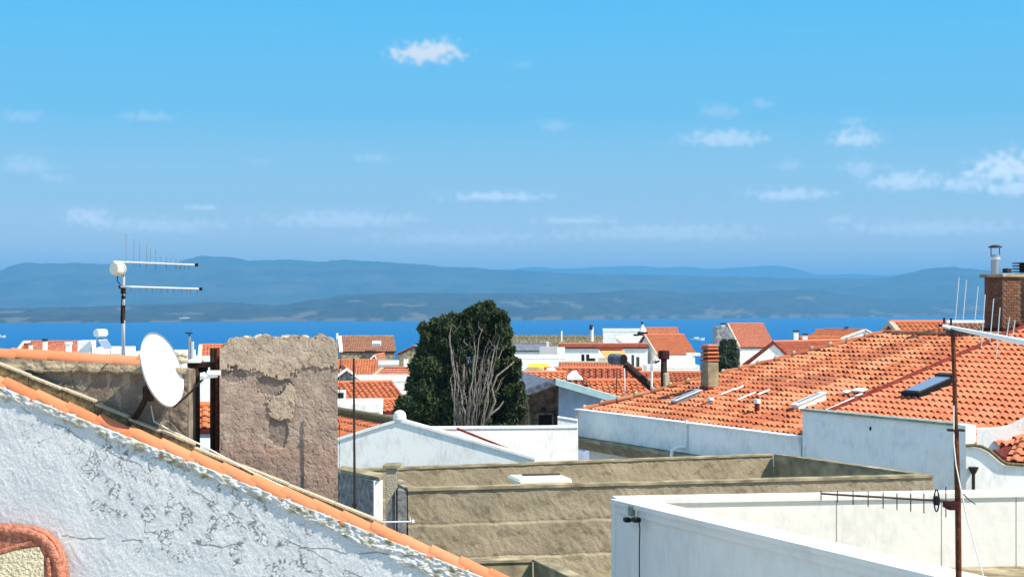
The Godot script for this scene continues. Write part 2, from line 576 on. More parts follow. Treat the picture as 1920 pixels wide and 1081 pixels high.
func flat_house(called: String, label: String, x0: float, x1: float, y0: float, d: float, yaw: float, depth: float, wall: Material, o := {}) -> Node3D:
	var ps := deg_to_rad(yaw)
	var dir := Vector3(cos(ps), 0, -sin(ps))
	var away := Vector3(-sin(ps), 0, -cos(ps))
	var a := P(x0, y0, d)
	var b := atx(x1, a, dir)
	var mid := (a + b) * 0.5 + away * depth * 0.5
	var gy := ground_y(mid.z)
	var t := thing(called, label, o.get("category", "house"), Vector3(mid.x, gy, mid.z), o.get("group", ""))
	var low := a.y - 0.35
	prismpart("wall", [Vector3(a.x, gy - 0.5, a.z), Vector3(b.x, gy - 0.5, b.z), Vector3(b.x, low, b.z), Vector3(a.x, low, a.z)], away * depth, wall, t)
	var w := 0.25
	var pm: Material = o.get("top", wall)
	var c := b + away * depth
	var e := a + away * depth
	for s in [[a, b], [b, c], [c, e], [e, a]]:
		var dd: Vector3 = (s[1] - s[0]).normalized()
		var nn := dd.cross(Vector3.UP)
		var mb := MB.new()
		var q0: Vector3 = s[0] + Vector3(0, low - s[0].y, 0) + nn * 0.03
		var q1: Vector3 = s[1] + Vector3(0, low - s[1].y, 0) + nn * 0.03
		var f := 0.0 if s[0] == a or s[0] == c else w
		mb.prism([q0 + dd * (f + 0.001), q1 - dd * (f + 0.001), q1 - dd * (f + 0.001) + Vector3(0, 0.35, 0), q0 + dd * (f + 0.001) + Vector3(0, 0.35, 0)], -nn * w)
		obj("parapet", mb, pm, t)
	return t

func opening(parent: Node, called: String, px0: float, py0: float, px1: float, py1: float, d: float, m: Material, frame: Material = null) -> Node:
	var a := P(px0, py1, d)
	var b := P(px1, py1, d)
	var c := P(px1, py0, d)
	var e := P(px0, py0, d)
	var o := prismpart(called, [a, b, c, e], Vector3(0, 0, -0.15), m, parent)
	if frame:
		var w := 0.08
		var mb := MB.new()
		var x0 := a.x - w
		var x1 := b.x + w
		var z := -d + 0.06
		for q in [[x0, a.x, a.y - w, c.y + w], [b.x, x1, a.y - w, c.y + w], [a.x, b.x, c.y, c.y + w], [a.x, b.x, a.y - w, a.y]]:
			mb.box(Vector3((q[0] + q[1]) * 0.5, (q[2] + q[3]) * 0.5, z - 0.05), Vector3(q[1] - q[0], q[3] - q[2], 0.12))
		obj("frame", mb, frame, o)
	return o

func chimney(parent: Node, px: float, py0: float, py1: float, wpx: float, d: float, m: Material, cap: Material) -> void:
	var w := wpx / F * d
	var a := P(px, py1, d)
	var b := P(px, py0, d)
	var o := boxpart("chimney", Vector3(a.x, (a.y + b.y) * 0.5 - 0.4, -d), Vector3(w, b.y - a.y + 0.8, w), m, parent)
	boxpart("cap", Vector3(a.x, b.y + 0.1, -d), Vector3(w * 1.25, 0.2, w * 1.25), cap, o)

# ---------------------------------------------------------------- the scene
func _ready() -> void:
	var cam := Camera3D.new()
	cam.name = "camera"
	cam.near = 0.1
	cam.far = 60000.0
	cam.projection = Camera3D.PROJECTION_FRUSTUM
	cam.size = 1081.0 / F * 0.1
	cam.frustum_offset = Vector2(0, 40.5 / F * 0.1)
	add_child(cam)
	cam.current = true
	var env := Environment.new()
	env.background_mode = Environment.BG_SKY
	env.sky = make_sky()
	env.tonemap_mode = Environment.TONE_MAPPER_LINEAR
	env.tonemap_exposure = 1.55
	env.sdfgi_enabled = true
	env.ssao_enabled = true
	env.ssil_enabled = true
	env.fog_enabled = true
	env.fog_density = 0.00011
	env.fog_light_color = Color(0.17, 0.545, 1.0).linear_to_srgb()
	var we := WorldEnvironment.new()
	we.name = "world_environment"
	we.environment = env
	add_child(we)
	var sun := DirectionalLight3D.new()
	sun.name = "sun"
	sun.light_energy = 1.6
	sun.light_color = Color(1.0, 0.955, 0.88)
	sun.light_angular_distance = 0.5
	sun.shadow_enabled = true
	add_child(sun)
	sun.look_at_from_position(Vector3.ZERO, -Vector3(0.62, 0.74, 0.27))
	nz.seed = 11
	nz.frequency = 1.0
	nz.fractal_octaves = 4
	nf.seed = 23
	nf.frequency = 1.0
	nf.fractal_octaves = 2
	nc.seed = 31
	nc.noise_type = FastNoiseLite.TYPE_CELLULAR
	nc.cellular_return_type = FastNoiseLite.RETURN_DISTANCE2_SUB
	nc.frequency = 1.0
	nc.fractal_type = FastNoiseLite.FRACTAL_NONE
	make_materials()
	make_land()
	make_near_wall()
	make_brown_wall()
	make_pillar()
	make_dish()
	make_left_aerial()
	make_concrete_house()
	make_gable_house()
	make_big_roof_house()
	make_new_roof_house()
	make_terrace()
	make_right_aerial()
	make_blue_house()
	make_trees()
	make_far_houses()

# ---------------------------------------------------------------- land and sea
func curve(pts: Array, x: float) -> float:
	for i in pts.size() - 1:
		if x <= pts[i + 1][0]:
			var t := clampf((x - pts[i][0]) / (pts[i + 1][0] - pts[i][0]), 0.0, 1.0)
			return lerpf(pts[i][1], pts[i + 1][1], t * t * (3.0 - 2.0 * t))
	return pts[pts.size() - 1][1]

func hills(called: String, tops: Array, front: Callable, ridge: Callable, x0: float, x1: float, cols: int, tone: Callable, rough: float) -> void:
	var pts := PackedVector3Array()
	var cs := PackedColorArray()
	var rows := 26
	for j in rows + 1:
		for i in cols + 1:
			var px := lerpf(x0, x1, float(i) / cols)
			var df: float = front.call(px)
			var dr: float = ridge.call(px)
			var t := float(j) / 20.0
			var d := lerpf(df, dr, t)
			var top := (HZ - curve(tops, px)) / F * dr
			var w := Vector3((px - 960.0) / F * d, 0, -d)
			var sc := 1.0 / (rough * 14.0)
			var g := nz.get_noise_2d(w.x * sc, w.z * sc) * 0.6 + nz.get_noise_2d(w.x * sc * 3.0, w.z * sc * 3.0 + 50.0) * 0.4
			var up := pow(clampf(t, 0.0, 1.0), 0.8)
			if t > 1.0:
				up = 1.0 - (t - 1.0) * 1.6
			var y := SEA - 1.5 + (top - SEA) * up
			if t <= 1.0:
				y += g * rough * sin(PI * clampf(t, 0.0, 1.0)) * 1.1
			y += nf.get_noise_2d(w.x * 0.02, w.z * 0.02) * rough * 0.14 * minf(t * 6.0, 1.0)
			pts.append(Vector3(w.x, y, w.z))
			cs.append(tone.call(w, t))
	var nor := PackedVector3Array()
	var idx := PackedInt32Array()
	var r := cols + 1
	for j in rows + 1:
		for i in cols + 1:
			var a := pts[j * r + mini(i + 1, cols)] - pts[j * r + maxi(i - 1, 0)]
			var b := pts[mini(j + 1, rows) * r + i] - pts[maxi(j - 1, 0) * r + i]
			nor.append(a.cross(b).normalized())
	for j in rows:
		for i in cols:
			var k := j * r + i
			idx.append_array(PackedInt32Array([k, k + r + 1, k + 1, k, k + r, k + r + 1]))
	var ar := []
	ar.resize(Mesh.ARRAY_MAX)
	ar[Mesh.ARRAY_VERTEX] = pts
	ar[Mesh.ARRAY_NORMAL] = nor
	ar[Mesh.ARRAY_COLOR] = cs
	ar[Mesh.ARRAY_INDEX] = idx
	var am := ArrayMesh.new()
	am.add_surface_from_arrays(Mesh.PRIMITIVE_TRIANGLES, ar)
	obj(called, am, M.land, self).set_meta("kind", "structure")

func make_land() -> void:
	# the town's ground, falling to the shore and running on as the sea bed
	var mb := MB.new()
	var zs := [60.0, 20.0, -20.0, -60.0, -120.0, -180.0, -250.0, -320.0, -400.0, -500.0, -600.0, -2000.0, -26000.0]
	for i in zs.size() - 1:
		var w0 := 400.0 + absf(zs[i]) * 0.7
		var w1 := 400.0 + absf(zs[i + 1]) * 0.7
		mb.quad(Vector3(-w0, ground_y(zs[i]), zs[i]), Vector3(w0, ground_y(zs[i]), zs[i]), Vector3(w1, ground_y(zs[i + 1]), zs[i + 1]), Vector3(-w1, ground_y(zs[i + 1]), zs[i + 1]))
	obj("ground", mb, M.ground).set_meta("kind", "structure")
	mb = MB.new()
	mb.quad(Vector3(-1500, SEA, -420), Vector3(1500, SEA, -420), Vector3(9000, SEA, -16000), Vector3(-9000, SEA, -16000))
	obj("sea", mb, M.water).set_meta("kind", "structure")
	var coast := [[-400, 606.5], [0, 605.5], [640, 602], [960, 600], [1300, 597], [1700, 594.5], [2300, 593]]
	var near_front := func(px: float) -> float: return 40.0 * F / (curve(coast, px) - HZ)
	var near_ridge := func(px: float) -> float: return 40.0 * F / (curve(coast, px) - HZ) + 1500.0
	var scrub := func(w: Vector3, t: float) -> Color:
		var g := nz.get_noise_2d(w.x * 0.004, w.z * 0.004) + 0.6 * nf.get_noise_2d(w.x * 0.02, w.z * 0.02)
		var k := Color(0.026, 0.032, 0.026).lerp(Color(0.055, 0.056, 0.042), clampf(0.5 + g, 0.0, 1.0))
		if nz.get_noise_2d(w.x * 0.0028 + 90.0, w.z * 0.0012) > 0.40 and t < 0.7:
			k = Color(0.12, 0.11, 0.08)
		if t < 0.06 and nf.get_noise_2d(w.x * 0.01, 7.0) > 0.05:
			k = Color(0.11, 0.10, 0.08)
		return k
	hills("shore_hills", [[-400, 582], [0, 577], [150, 574], [300, 569], [420, 566], [520, 571], [600, 560], [650, 552], [720, 549], [850, 549], [960, 549], [1060, 549], [1130, 547], [1200, 541.5], [1250, 546], [1290, 549], [1350, 547], [1430, 544], [1500, 542.5], [1540, 545], [1600, 553], [1680, 558], [1760, 558], [1850, 556], [1950, 560], [2300, 572]], near_front, near_ridge, -400, 2300, 330, scrub, 26.0)
	var wood := func(w: Vector3, _t: float) -> Color:
		var g := nz.get_noise_2d(w.x * 0.002, w.z * 0.002)
		return Color(0.03, 0.045, 0.04).lerp(Color(0.075, 0.085, 0.07), clampf(0.5 + g, 0.0, 1.0))
	hills("mountain_range", [[-500, 512], [0, 506], [20, 498], [50, 492], [90, 494], [130, 492], [200, 494], [330, 491], [355, 484], [380, 478], [430, 481], [470, 488], [540, 486], [600, 490], [640, 486.5], [700, 489], [760, 493], [850, 500], [960, 506], [1100, 513], [1300, 516], [1500, 521], [1600, 521], [1660, 520], [1700, 512], [1740, 503], [1780, 500], [1830, 504], [1900, 511], [2400, 524]], func(_p: float) -> float: return 9600.0, func(_p: float) -> float: return 12000.0, -500, 2400, 300, wood, 60.0)
	hills("distant_range", [[300, 520], [700, 508], [900, 508], [960, 504], [1010, 500], [1050, 503], [1080, 502], [1150, 499], [1200, 498], [1240, 502], [1280, 499], [1340, 504], [1400, 500], [1460, 497], [1500, 505], [1530, 515], [1600, 513], [1650, 516], [1750, 517], [2300, 522]], func(_p: float) -> float: return 19000.0, func(_p: float) -> float: return 21500.0, 300, 2300, 160, wood, 70.0)
	# a few pale houses on the far shore
	rng.seed = 5
	for q in [[339, 598], [347, 597], [352, 598], [385, 600], [1668, 592]]:
		var d: float = near_front.call(q[0]) + 160.0
		var at := P(q[0], q[1], d)
		var t := thing("shore_house", "tiny pale house on the far wooded shore", "house", Vector3(at.x, at.y - 8.0, at.z), "pale houses on the far shore")
		boxpart("wall", at - Vector3(0, 5, 0), Vector3(rng.randf_range(8, 15), 18, 9), M.white, t)
		boxpart("roof", at + Vector3(0, 4.6, 0), Vector3(14, 1.2, 10), M.white, t)
	# boats on the strait
	for q in [[-2, 632.5, 24, "white motor boat on the strait, just beyond the tiled coping"], [1309, 637.5, 26, "white boat with raised bow on the strait between two tiled houses"]]:
		var d: float = 40.0 * F / (q[1] - HZ)
		var at := Vector3((q[0] - 960.0) / F * d, SEA, -d)
		var t := thing("boat", q[3], "boat", at)
		var hull := MB.new()
		var l: float = q[2] / F * d * 0.5
		var rings := [[-l, 1.2, 2.0], [-l * 0.3, 1.9, 2.1], [l * 0.4, 1.7, 2.6], [l, 0.05, 3.6]]
		for i in 3:
			for s in [-1.0, 1.0]:
				var a := at + Vector3(rings[i][0], rings[i][2], rings[i][1] * s)
				var b := at + Vector3(rings[i + 1][0], rings[i + 1][2], rings[i + 1][1] * s)
				var a2 := at + Vector3(rings[i][0], -0.4, rings[i][1] * s * 0.6)
				var b2 := at + Vector3(rings[i + 1][0] * 0.94, -0.4, rings[i + 1][1] * s * 0.6)
				hull.quad(a2, b2, b, a)
			hull.quad(at + Vector3(rings[i][0], rings[i][2], rings[i][1]), at + Vector3(rings[i + 1][0], rings[i + 1][2], rings[i + 1][1]), at + Vector3(rings[i + 1][0], rings[i + 1][2], -rings[i + 1][1]), at + Vector3(rings[i][0], rings[i][2], -rings[i][1]))
		hull.quad(at + Vector3(-l, 2.0, 1.2), at + Vector3(-l, 2.0, -1.2), at + Vector3(-l, -0.4, -0.7), at + Vector3(-l, -0.4, 0.7))
		obj("hull", hull, M.white_plastic, t)
		boxpart("cabin", at + Vector3(-l * 0.2, 3.2, 0), Vector3(l * 0.7, 2.0, 2.2), M.white_plastic, t)

# ---------------------------------------------------------------- the old white wall with its tiled coping
func barrel_tile(l: float, r: float, taper := 0.85, seg := 10, th := 0.016, full := PI) -> ArrayMesh:
	# a clay barrel tile lying along z, its wide end at +z
	var mb := MB.new()
	var st := (PI - full) * 0.5
	for i in seg:
		var a := st + full * i / seg
		var b := st + full * (i + 1) / seg
		var oa := Vector3(-cos(a), sin(a), 0)
		var ob := Vector3(-cos(b), sin(b), 0)
		var r0 := r * taper
		var z0 := Vector3(0, 0, -l * 0.5)
		var z1 := Vector3(0, 0, l * 0.5)
		mb.t3(z1 + oa * r, z1 + ob * r, z0 + ob * r0, oa, ob, ob)
		mb.t3(z1 + oa * r, z0 + ob * r0, z0 + oa * r0, oa, ob, oa)
		mb.t3(z1 + ob * (r - th), z1 + oa * (r - th), z0 + oa * (r0 - th), -ob, -oa, -oa)
		mb.t3(z1 + ob * (r - th), z0 + oa * (r0 - th), z0 + ob * (r0 - th), -ob, -oa, -ob)
		mb.quad(z1 + oa * (r - th), z1 + ob * (r - th), z1 + ob * r, z1 + oa * r)
		mb.quad(z0 + ob * (r0 - th), z0 + oa * (r0 - th), z0 + oa * r0, z0 + ob * r0)
	return mb.mesh()

func lay(called: String, m: ArrayMesh, mm: Material, parent: Node, at: Vector3, along: Vector3, up: Vector3, turn := 0.0) -> MeshInstance3D:
	var o := MeshInstance3D.new()
	o.name = called
	o.mesh = m
	o.material_override = mm
	parent.add_child(o, true)
	var z := along.normalized()
	var x := up.cross(z).normalized()
	var y := z.cross(x)
	o.transform = Transform3D(Basis(x, y, z).rotated(y, turn), at - base_of(parent))
	return o

func make_near_wall() -> void:
	var t := thing("stucco_wall", "flaking white stucco wall capped by a sloping row of orange barrel tiles", "wall", P(430, 1081, 16.5) + Vector3(0, -6.2, 0))
	var p0 := P(430, 900, 16.5)
	var n := Vector3(-0.06, 0, 1).normalized()
	var U := Vector3(n.z, 0, -n.x)
	var yl := func(px: float) -> float: return 720.0 + 0.394 * px
	var tl := on(-440, yl.call(-440), p0, n)
	var tr := on(1010, yl.call(1010), p0, n)
	var back := -n * 0.28
	var lowy := -4.0
	var A := Vector3(tl.x, lowy, tl.z)
	var slope := (tr - tl).normalized()
	var top := func(u: float) -> float: return (lerpf(tl.y, tr.y, u) - lowy) / (tl.y - lowy)
	var L := tr.x - tl.x
	var fe := on(90, 1040, p0, n)
	var hf := func(p: Vector3) -> float:
		var e := lerpf(tl.y, tr.y, (p.x - tl.x) / L) - p.y
		var h := nz.get_noise_2d(p.x * 3.0, p.y * 3.0) * 0.005 + nf.get_noise_2d(p.x * 9.0, p.y * 14.0) * 0.0015
		h += absf(nz.get_noise_2d(p.x * 7.0 + 3.0 + p.y * 3.0, p.y * 2.6)) * 0.004
		# the rough mortar bedding under the tiles, thicker and broken towards the low end
		var edge := 0.13 + 0.05 * nz.get_noise_2d(p.x * 4.0, 3.0) + 0.11 * smoothstep(-2.6, -0.8, p.x)
		if e < edge:
			h += 0.03 * smoothstep(0.0, 0.03, edge - e) + nz.get_noise_2d(p.x * 11.0, p.y * 16.0) * 0.018
		if e < 0.02:
			h -= 0.02
		return h
	var cf := func(p: Vector3) -> Color:
		var e := lerpf(tl.y, tr.y, (p.x - tl.x) / L) - p.y
		var k := lin(236, 238, 241).lerp(lin(222, 226, 231), clampf(0.5 + nz.get_noise_2d(p.x * 1.3, p.y * 1.6), 0.0, 1.0))
		# paint has flaked along cracks in patches, showing the grey render
		var zone := 0.62 - pow((p.y + 2.19 + 0.394 * (p.x + 3.3)) / 0.5, 2.0) * 0.55 - pow((p.x + 3.3) / 1.5, 2.0) * 0.5 + 0.75 * nz.get_noise_2d(p.x * 1.3 + 7.0, p.y * 2.0 + 2.0)
		var wx := p.x + 0.06 * nf.get_noise_2d(p.x * 6.0, p.y * 6.0 + 9.0)
		var wy := p.y + 0.06 * nf.get_noise_2d(p.x * 6.0 + 30.0, p.y * 6.0)
		var crack := nc.get_noise_2d(wx * 18.0, wy * 11.0) + 1.0
		var k2 := nf.get_noise_2d(p.x * 5.0 + 60.0, p.y * 4.0)
		if zone > 0.0 and crack < 0.15 * clampf(zone * 2.4, 0.0, 1.0) and k2 > -0.02:
			k = k.lerp(lin(118, 120, 120), clampf(k2 * 5.0, 0.3, 0.85))
		# two long hairline cracks
		for q in [[0.36, 0.10], [0.82, -0.34]]:
			var yy: float = e - q[0] - q[1] * (p.x + 3.2) - 0.05 * nz.get_noise_2d(p.x * 2.0, q[0] * 50.0)
			if absf(yy) < 0.008 and nf.get_noise_2d(p.x * 2.0, q[0] * 9.0) > -0.1:
				k = k.lerp(lin(124, 130, 134), 0.8)
		if e < 0.14 + 0.06 * nz.get_noise_2d(p.x * 5.0, 9.0) + 0.06 * smoothstep(-2.6, -0.8, p.x):
			k = k.lerp(lin(220, 216, 198).lerp(lin(150, 140, 108), clampf(0.4 + 1.6 * nz.get_noise_2d(p.x * 6.0, p.y * 9.0), 0.0, 1.0)), clampf(0.45 + nf.get_noise_2d(p.x * 5.0, p.y * 5.0), 0.0, 1.0))
		return k
	var face := relief(A, Vector3(L, 0, tr.z - tl.z), Vector3(0, tl.y - lowy, 0), 700, 340, hf, cf, top)
	obj("stucco_face", shifted(face, t.position), M.old_white, t)
	prismpart("core", [Vector3(tl.x, -9.6, tl.z) - n * 0.06, Vector3(tr.x, -9.6, tr.z) - n * 0.06, tr - n * 0.06 - Vector3(0, 0.03, 0), tl - n * 0.06 - Vector3(0, 0.03, 0)], back, M.white, t)
	# coping of barrel tiles, each lapping the next one down
	rng.seed = 41
	var bt := barrel_tile(0.42, 0.105, 0.8, 10, 0.016, PI)
	var up := slope.cross(n) * -1.0
	if up.y < 0.0:
		up = -up
	var px := -418.0
	while px < 985.0:
		var c := on(px + 28.0, yl.call(px + 28.0), p0, n) - n * 0.075 + up * rng.randf_range(-0.006, 0.006) - up * 0.022
		var dir := (slope - up * 0.12).normalized()
		lay("tile", bt, M.verge_clays[rng.randi() % 3], t, c, dir, up, rng.randf_range(-0.02, 0.02))
		px += lerpf(59.5, 54.5, clampf(px / 900.0, -0.3, 1.0))
	# the cream mortar blocks laid behind the tiles
	var mx := -380.0
	var pl := p0 - n * 0.32
	while mx < 700.0:
		var w := 62.0 if mx < 330.0 else 88.0
		var hgt := 0.11 if mx < 150.0 else 0.08 if mx < 330.0 else 0.035
		var a := on(mx, yl.call(mx) - 4.0, pl, n)
		var b := on(mx + w - 1.5, yl.call(mx + w - 1.5) - 4.0, pl, n)
		var up2 := Vector3(0, hgt + rng.randf_range(-0.012, 0.012) + 0.06, 0)
		var blk := prismpart("mortar_block", [a - Vector3(0, 0.3, 0), b - Vector3(0, 0.3, 0), b + up2, a + up2], -n * 0.11, M.moss, t)
		prismpart("mortar_top", [a + up2 + Vector3(0, 0.002, 0) + n * 0.012, b + up2 + Vector3(0, 0.002, 0) + n * 0.012, b + up2 + Vector3(0, 0.022, 0) + n * 0.012, a + up2 + Vector3(0, 0.022, 0) + n * 0.012], -n * 0.12, M.mortar, blk)
		mx += w
	# the salmon-painted rounded surround with a cream infill, low on the wall
	var s := thing("window_surround", "rounded salmon painted masonry surround with cream plaster infill on white wall", "surround", on(60, 1160, p0, n))
	var outer := [[-330, 1150], [-330, 1070], [-320, 1025], [-292, 996], [-240, 984], [-90, 979], [-30, 979], [20, 980], [70, 985], [95, 995], [112, 1012], [123, 1035], [129, 1062], [131, 1090], [131, 1150], [108, 1150]]
	var inner := [[94, 1150], [93, 1060], [92, 1040], [84, 1022], [40, 1030], [0, 1042], [-100, 1050], [-240, 1040], [-282, 1030], [-292, 1052], [-292, 1150]]
	var poly := []
	for q in outer.slice(0, 15) + [[94, 1150]] + inner.slice(1):
		poly.append(on(q[0], q[1], p0, n) + n * 0.17)
	var sm := MB.new()
	sm.prism(poly, -n * 0.15)
	# rounded outer lip
	var lip := []
	for q in outer.slice(0, 15):
		lip.append(on(q[0] + (8.0 if q[0] < -100 else -8.0), q[1] + 9.0, p0, n) + n * 0.15)
	sm.tube(lip, 0.055, 0.055, 10)
	obj("surround", sm, M.salmon, s)
	var lip2 := []
	for q in [[-280, 1034], [-140, 1044], [-60, 1042], [0, 1034], [40, 1022], [72, 1012]]:
		lip2.append(on(q[0], q[1], p0, n) + n * 0.165)
	tubepart("inner_roll", lip2, 0.035, M.salmon, s, -1.0, 10)
	tubepart("jamb_roll", [on(100, 1040, p0, n) + n * 0.17, on(102, 1070, p0, n) + n * 0.172, on(102, 1150, p0, n) + n * 0.172], 0.03, M.salmon, s, -1.0, 10)
	var ip := []
	for q in [[93, 1150], [93, 1040], [84, 1020], [40, 1026], [-100, 1046], [-290, 1036], [-290, 1150]]:
		ip.append(on(q[0], q[1], p0, n) + n * 0.19)
	prismpart("infill", ip, -n * 0.17, M.cream, s)

func make_brown_wall() -> void:
	var n := Vector3(-0.06, 0, 1).normalized()
	var p0 := P(340, 740, 17.1)
	var t := thing("rubble_wall", "cracked brown rendered wall under a row of pale orange ridge tiles", "wall", P(160, 860, 17.6) + Vector3(0, -7.0, 0))
	var A := on(-420, 900, p0, n)
	var B := on(352, 900, p0, n)
	var tl := on(-420, 647, p0, n)
	var tr := on(352, 689, p0, n)
	var top := func(u: float) -> float: return lerpf(tl.y, tr.y, u) - A.y
	var H := tl.y - A.y
	var hf := func(p: Vector3) -> float:
		var px := 960.0 + F * p.x / -p.z
		var py := HZ - F * p.y / -p.z
		var h := nz.get_noise_2d(p.x * 2.4, p.y * 2.4) * 0.02 + nz.get_noise_2d(p.x * 9.0, p.y * 9.0) * 0.007
		var band := 697.0 + 5.0 * nz.get_noise_2d(px * 0.03, 4.0) + px * 0.015
		if py < band:
			h += 0.05 * smoothstep(0.0, 2.5, band - py) - 0.015 * smoothstep(0.0, 3.0, band - 12.0 - py + 4.0 * nz.get_noise_2d(px * 0.05, 20.0))
		var st := nc.get_noise_2d(p.x * 3.2 + 5.0, p.y * 3.0) + 1.0
		h += 0.006 * smoothstep(0.0, 0.1, st)
		return h
	var cf := func(p: Vector3) -> Color:
		var px := 960.0 + F * p.x / -p.z
		var py := HZ - F * p.y / -p.z
		var k := lin(146, 130, 116).lerp(lin(172, 152, 134), clampf(0.5 + nz.get_noise_2d(p.x * 2.2 + 1.0, p.y * 2.2), 0.0, 1.0))
		var band := 697.0 + 5.0 * nz.get_noise_2d(px * 0.03, 4.0) + px * 0.015
		if py < band:
			k = lin(176, 158, 130).lerp(lin(206, 190, 160), clampf(0.4 + 1.3 * nz.get_noise_2d(p.x * 4.0, p.y * 9.0), 0.0, 1.0))
		if nz.get_noise_2d(p.x * 4.5 + 30.0, p.y * 3.0) > 0.3:
			k = k.lerp(lin(202, 186, 164), 0.7)
		var st := nc.get_noise_2d(p.x * 3.2 + 5.0, p.y * 3.0) + 1.0
		if st < 0.025 and nf.get_noise_2d(p.x * 3.0, p.y * 3.0) > 0.1:
			k = lin(118, 102, 90)
		return k
	var face := relief(A, Vector3(B.x - A.x, 0, B.z - A.z), Vector3(0, H, 0), 340, 110, hf, cf, func(u: float) -> float: return top.call(u) / H)
	obj("render_face", shifted(face, t.position), M.stucco, t)
	prismpart("core", [Vector3(A.x, -9.6, A.z) - n * 0.03, Vector3(B.x, -9.6, B.z) - n * 0.03, tr - n * 0.03 - Vector3(0, 0.02, 0), tl - n * 0.03 - Vector3(0, 0.02, 0)], -n * 0.3, M.brown_wall, t)
	rng.seed = 43
	var bt := barrel_tile(0.44, 0.115, 0.82, 10, 0.018)
	var slope := (tr - tl).normalized()
	var up := Vector3.UP
	var px := -400.0
	while px < 262.0:
		var c := on(px + 30.0, 664.0 + (px + 140.0) * 0.054 + 1.0, p0, n) - n * 0.1 + up * rng.randf_range(-0.008, 0.008)
		lay("tile", bt, M.verge_clays[rng.randi() % 3], t, c, (slope - up * 0.07), up, rng.randf_range(-0.03, 0.03))
		px += 60.0
	# loose stones on the end of the wall beyond the tiles
	for q in [[333, 664, 14], [345, 666, 12], [339, 675, 22]]:
		var c := on(q[0], q[1], p0 - n * 0.1, n)
		var mb := MB.new()
		var r: float = q[2] / F * 17.6 * 0.55
		mb.lathe(c - Vector3(0, r * 0.6, 0), Vector3.UP, [[0.0, 0.0], [r * 0.9, r * 0.2], [r, r * 0.6], [r * 0.7, r * 1.1], [0.0, r * 1.25]], 9)
		obj("stone", mb, M.mortar, t)
	# rusty flue posts between the wall and the pillar
	var f := thing("rusty_posts", "rusty dark steel frame of two posts between dish and old pillar", "frame", P(380, 870, 17.4) + Vector3(0, -1.0, 0))
	for q in [[366, 683, 0.05], [398, 652, 0.028], [407, 652, 0.026]]:
		tubepart("post", [P(q[0], 900, 17.45), P(q[0], q[1], 17.45)], q[2], M.rust_dark if q[0] < 400 else M.rust, f, -1.0, 10)
	boxpart("crossbar", P(374, 683, 17.45), Vector3(0.26, 0.06, 0.08), M.rust_dark, f)
	boxpart("crossbar", P(372, 696, 17.5), Vector3(0.2, 0.1, 0.06), M.black, f)
	boxpart("cover_plate", P(366, 676.5, 17.45), Vector3(0.14, 0.035, 0.16), M.white_plastic, f)
	tubepart("foot_ring", [P(402, 849, 17.33), P(402, 845, 17.33)], 0.075, M.steel, f, 0.07, 12)

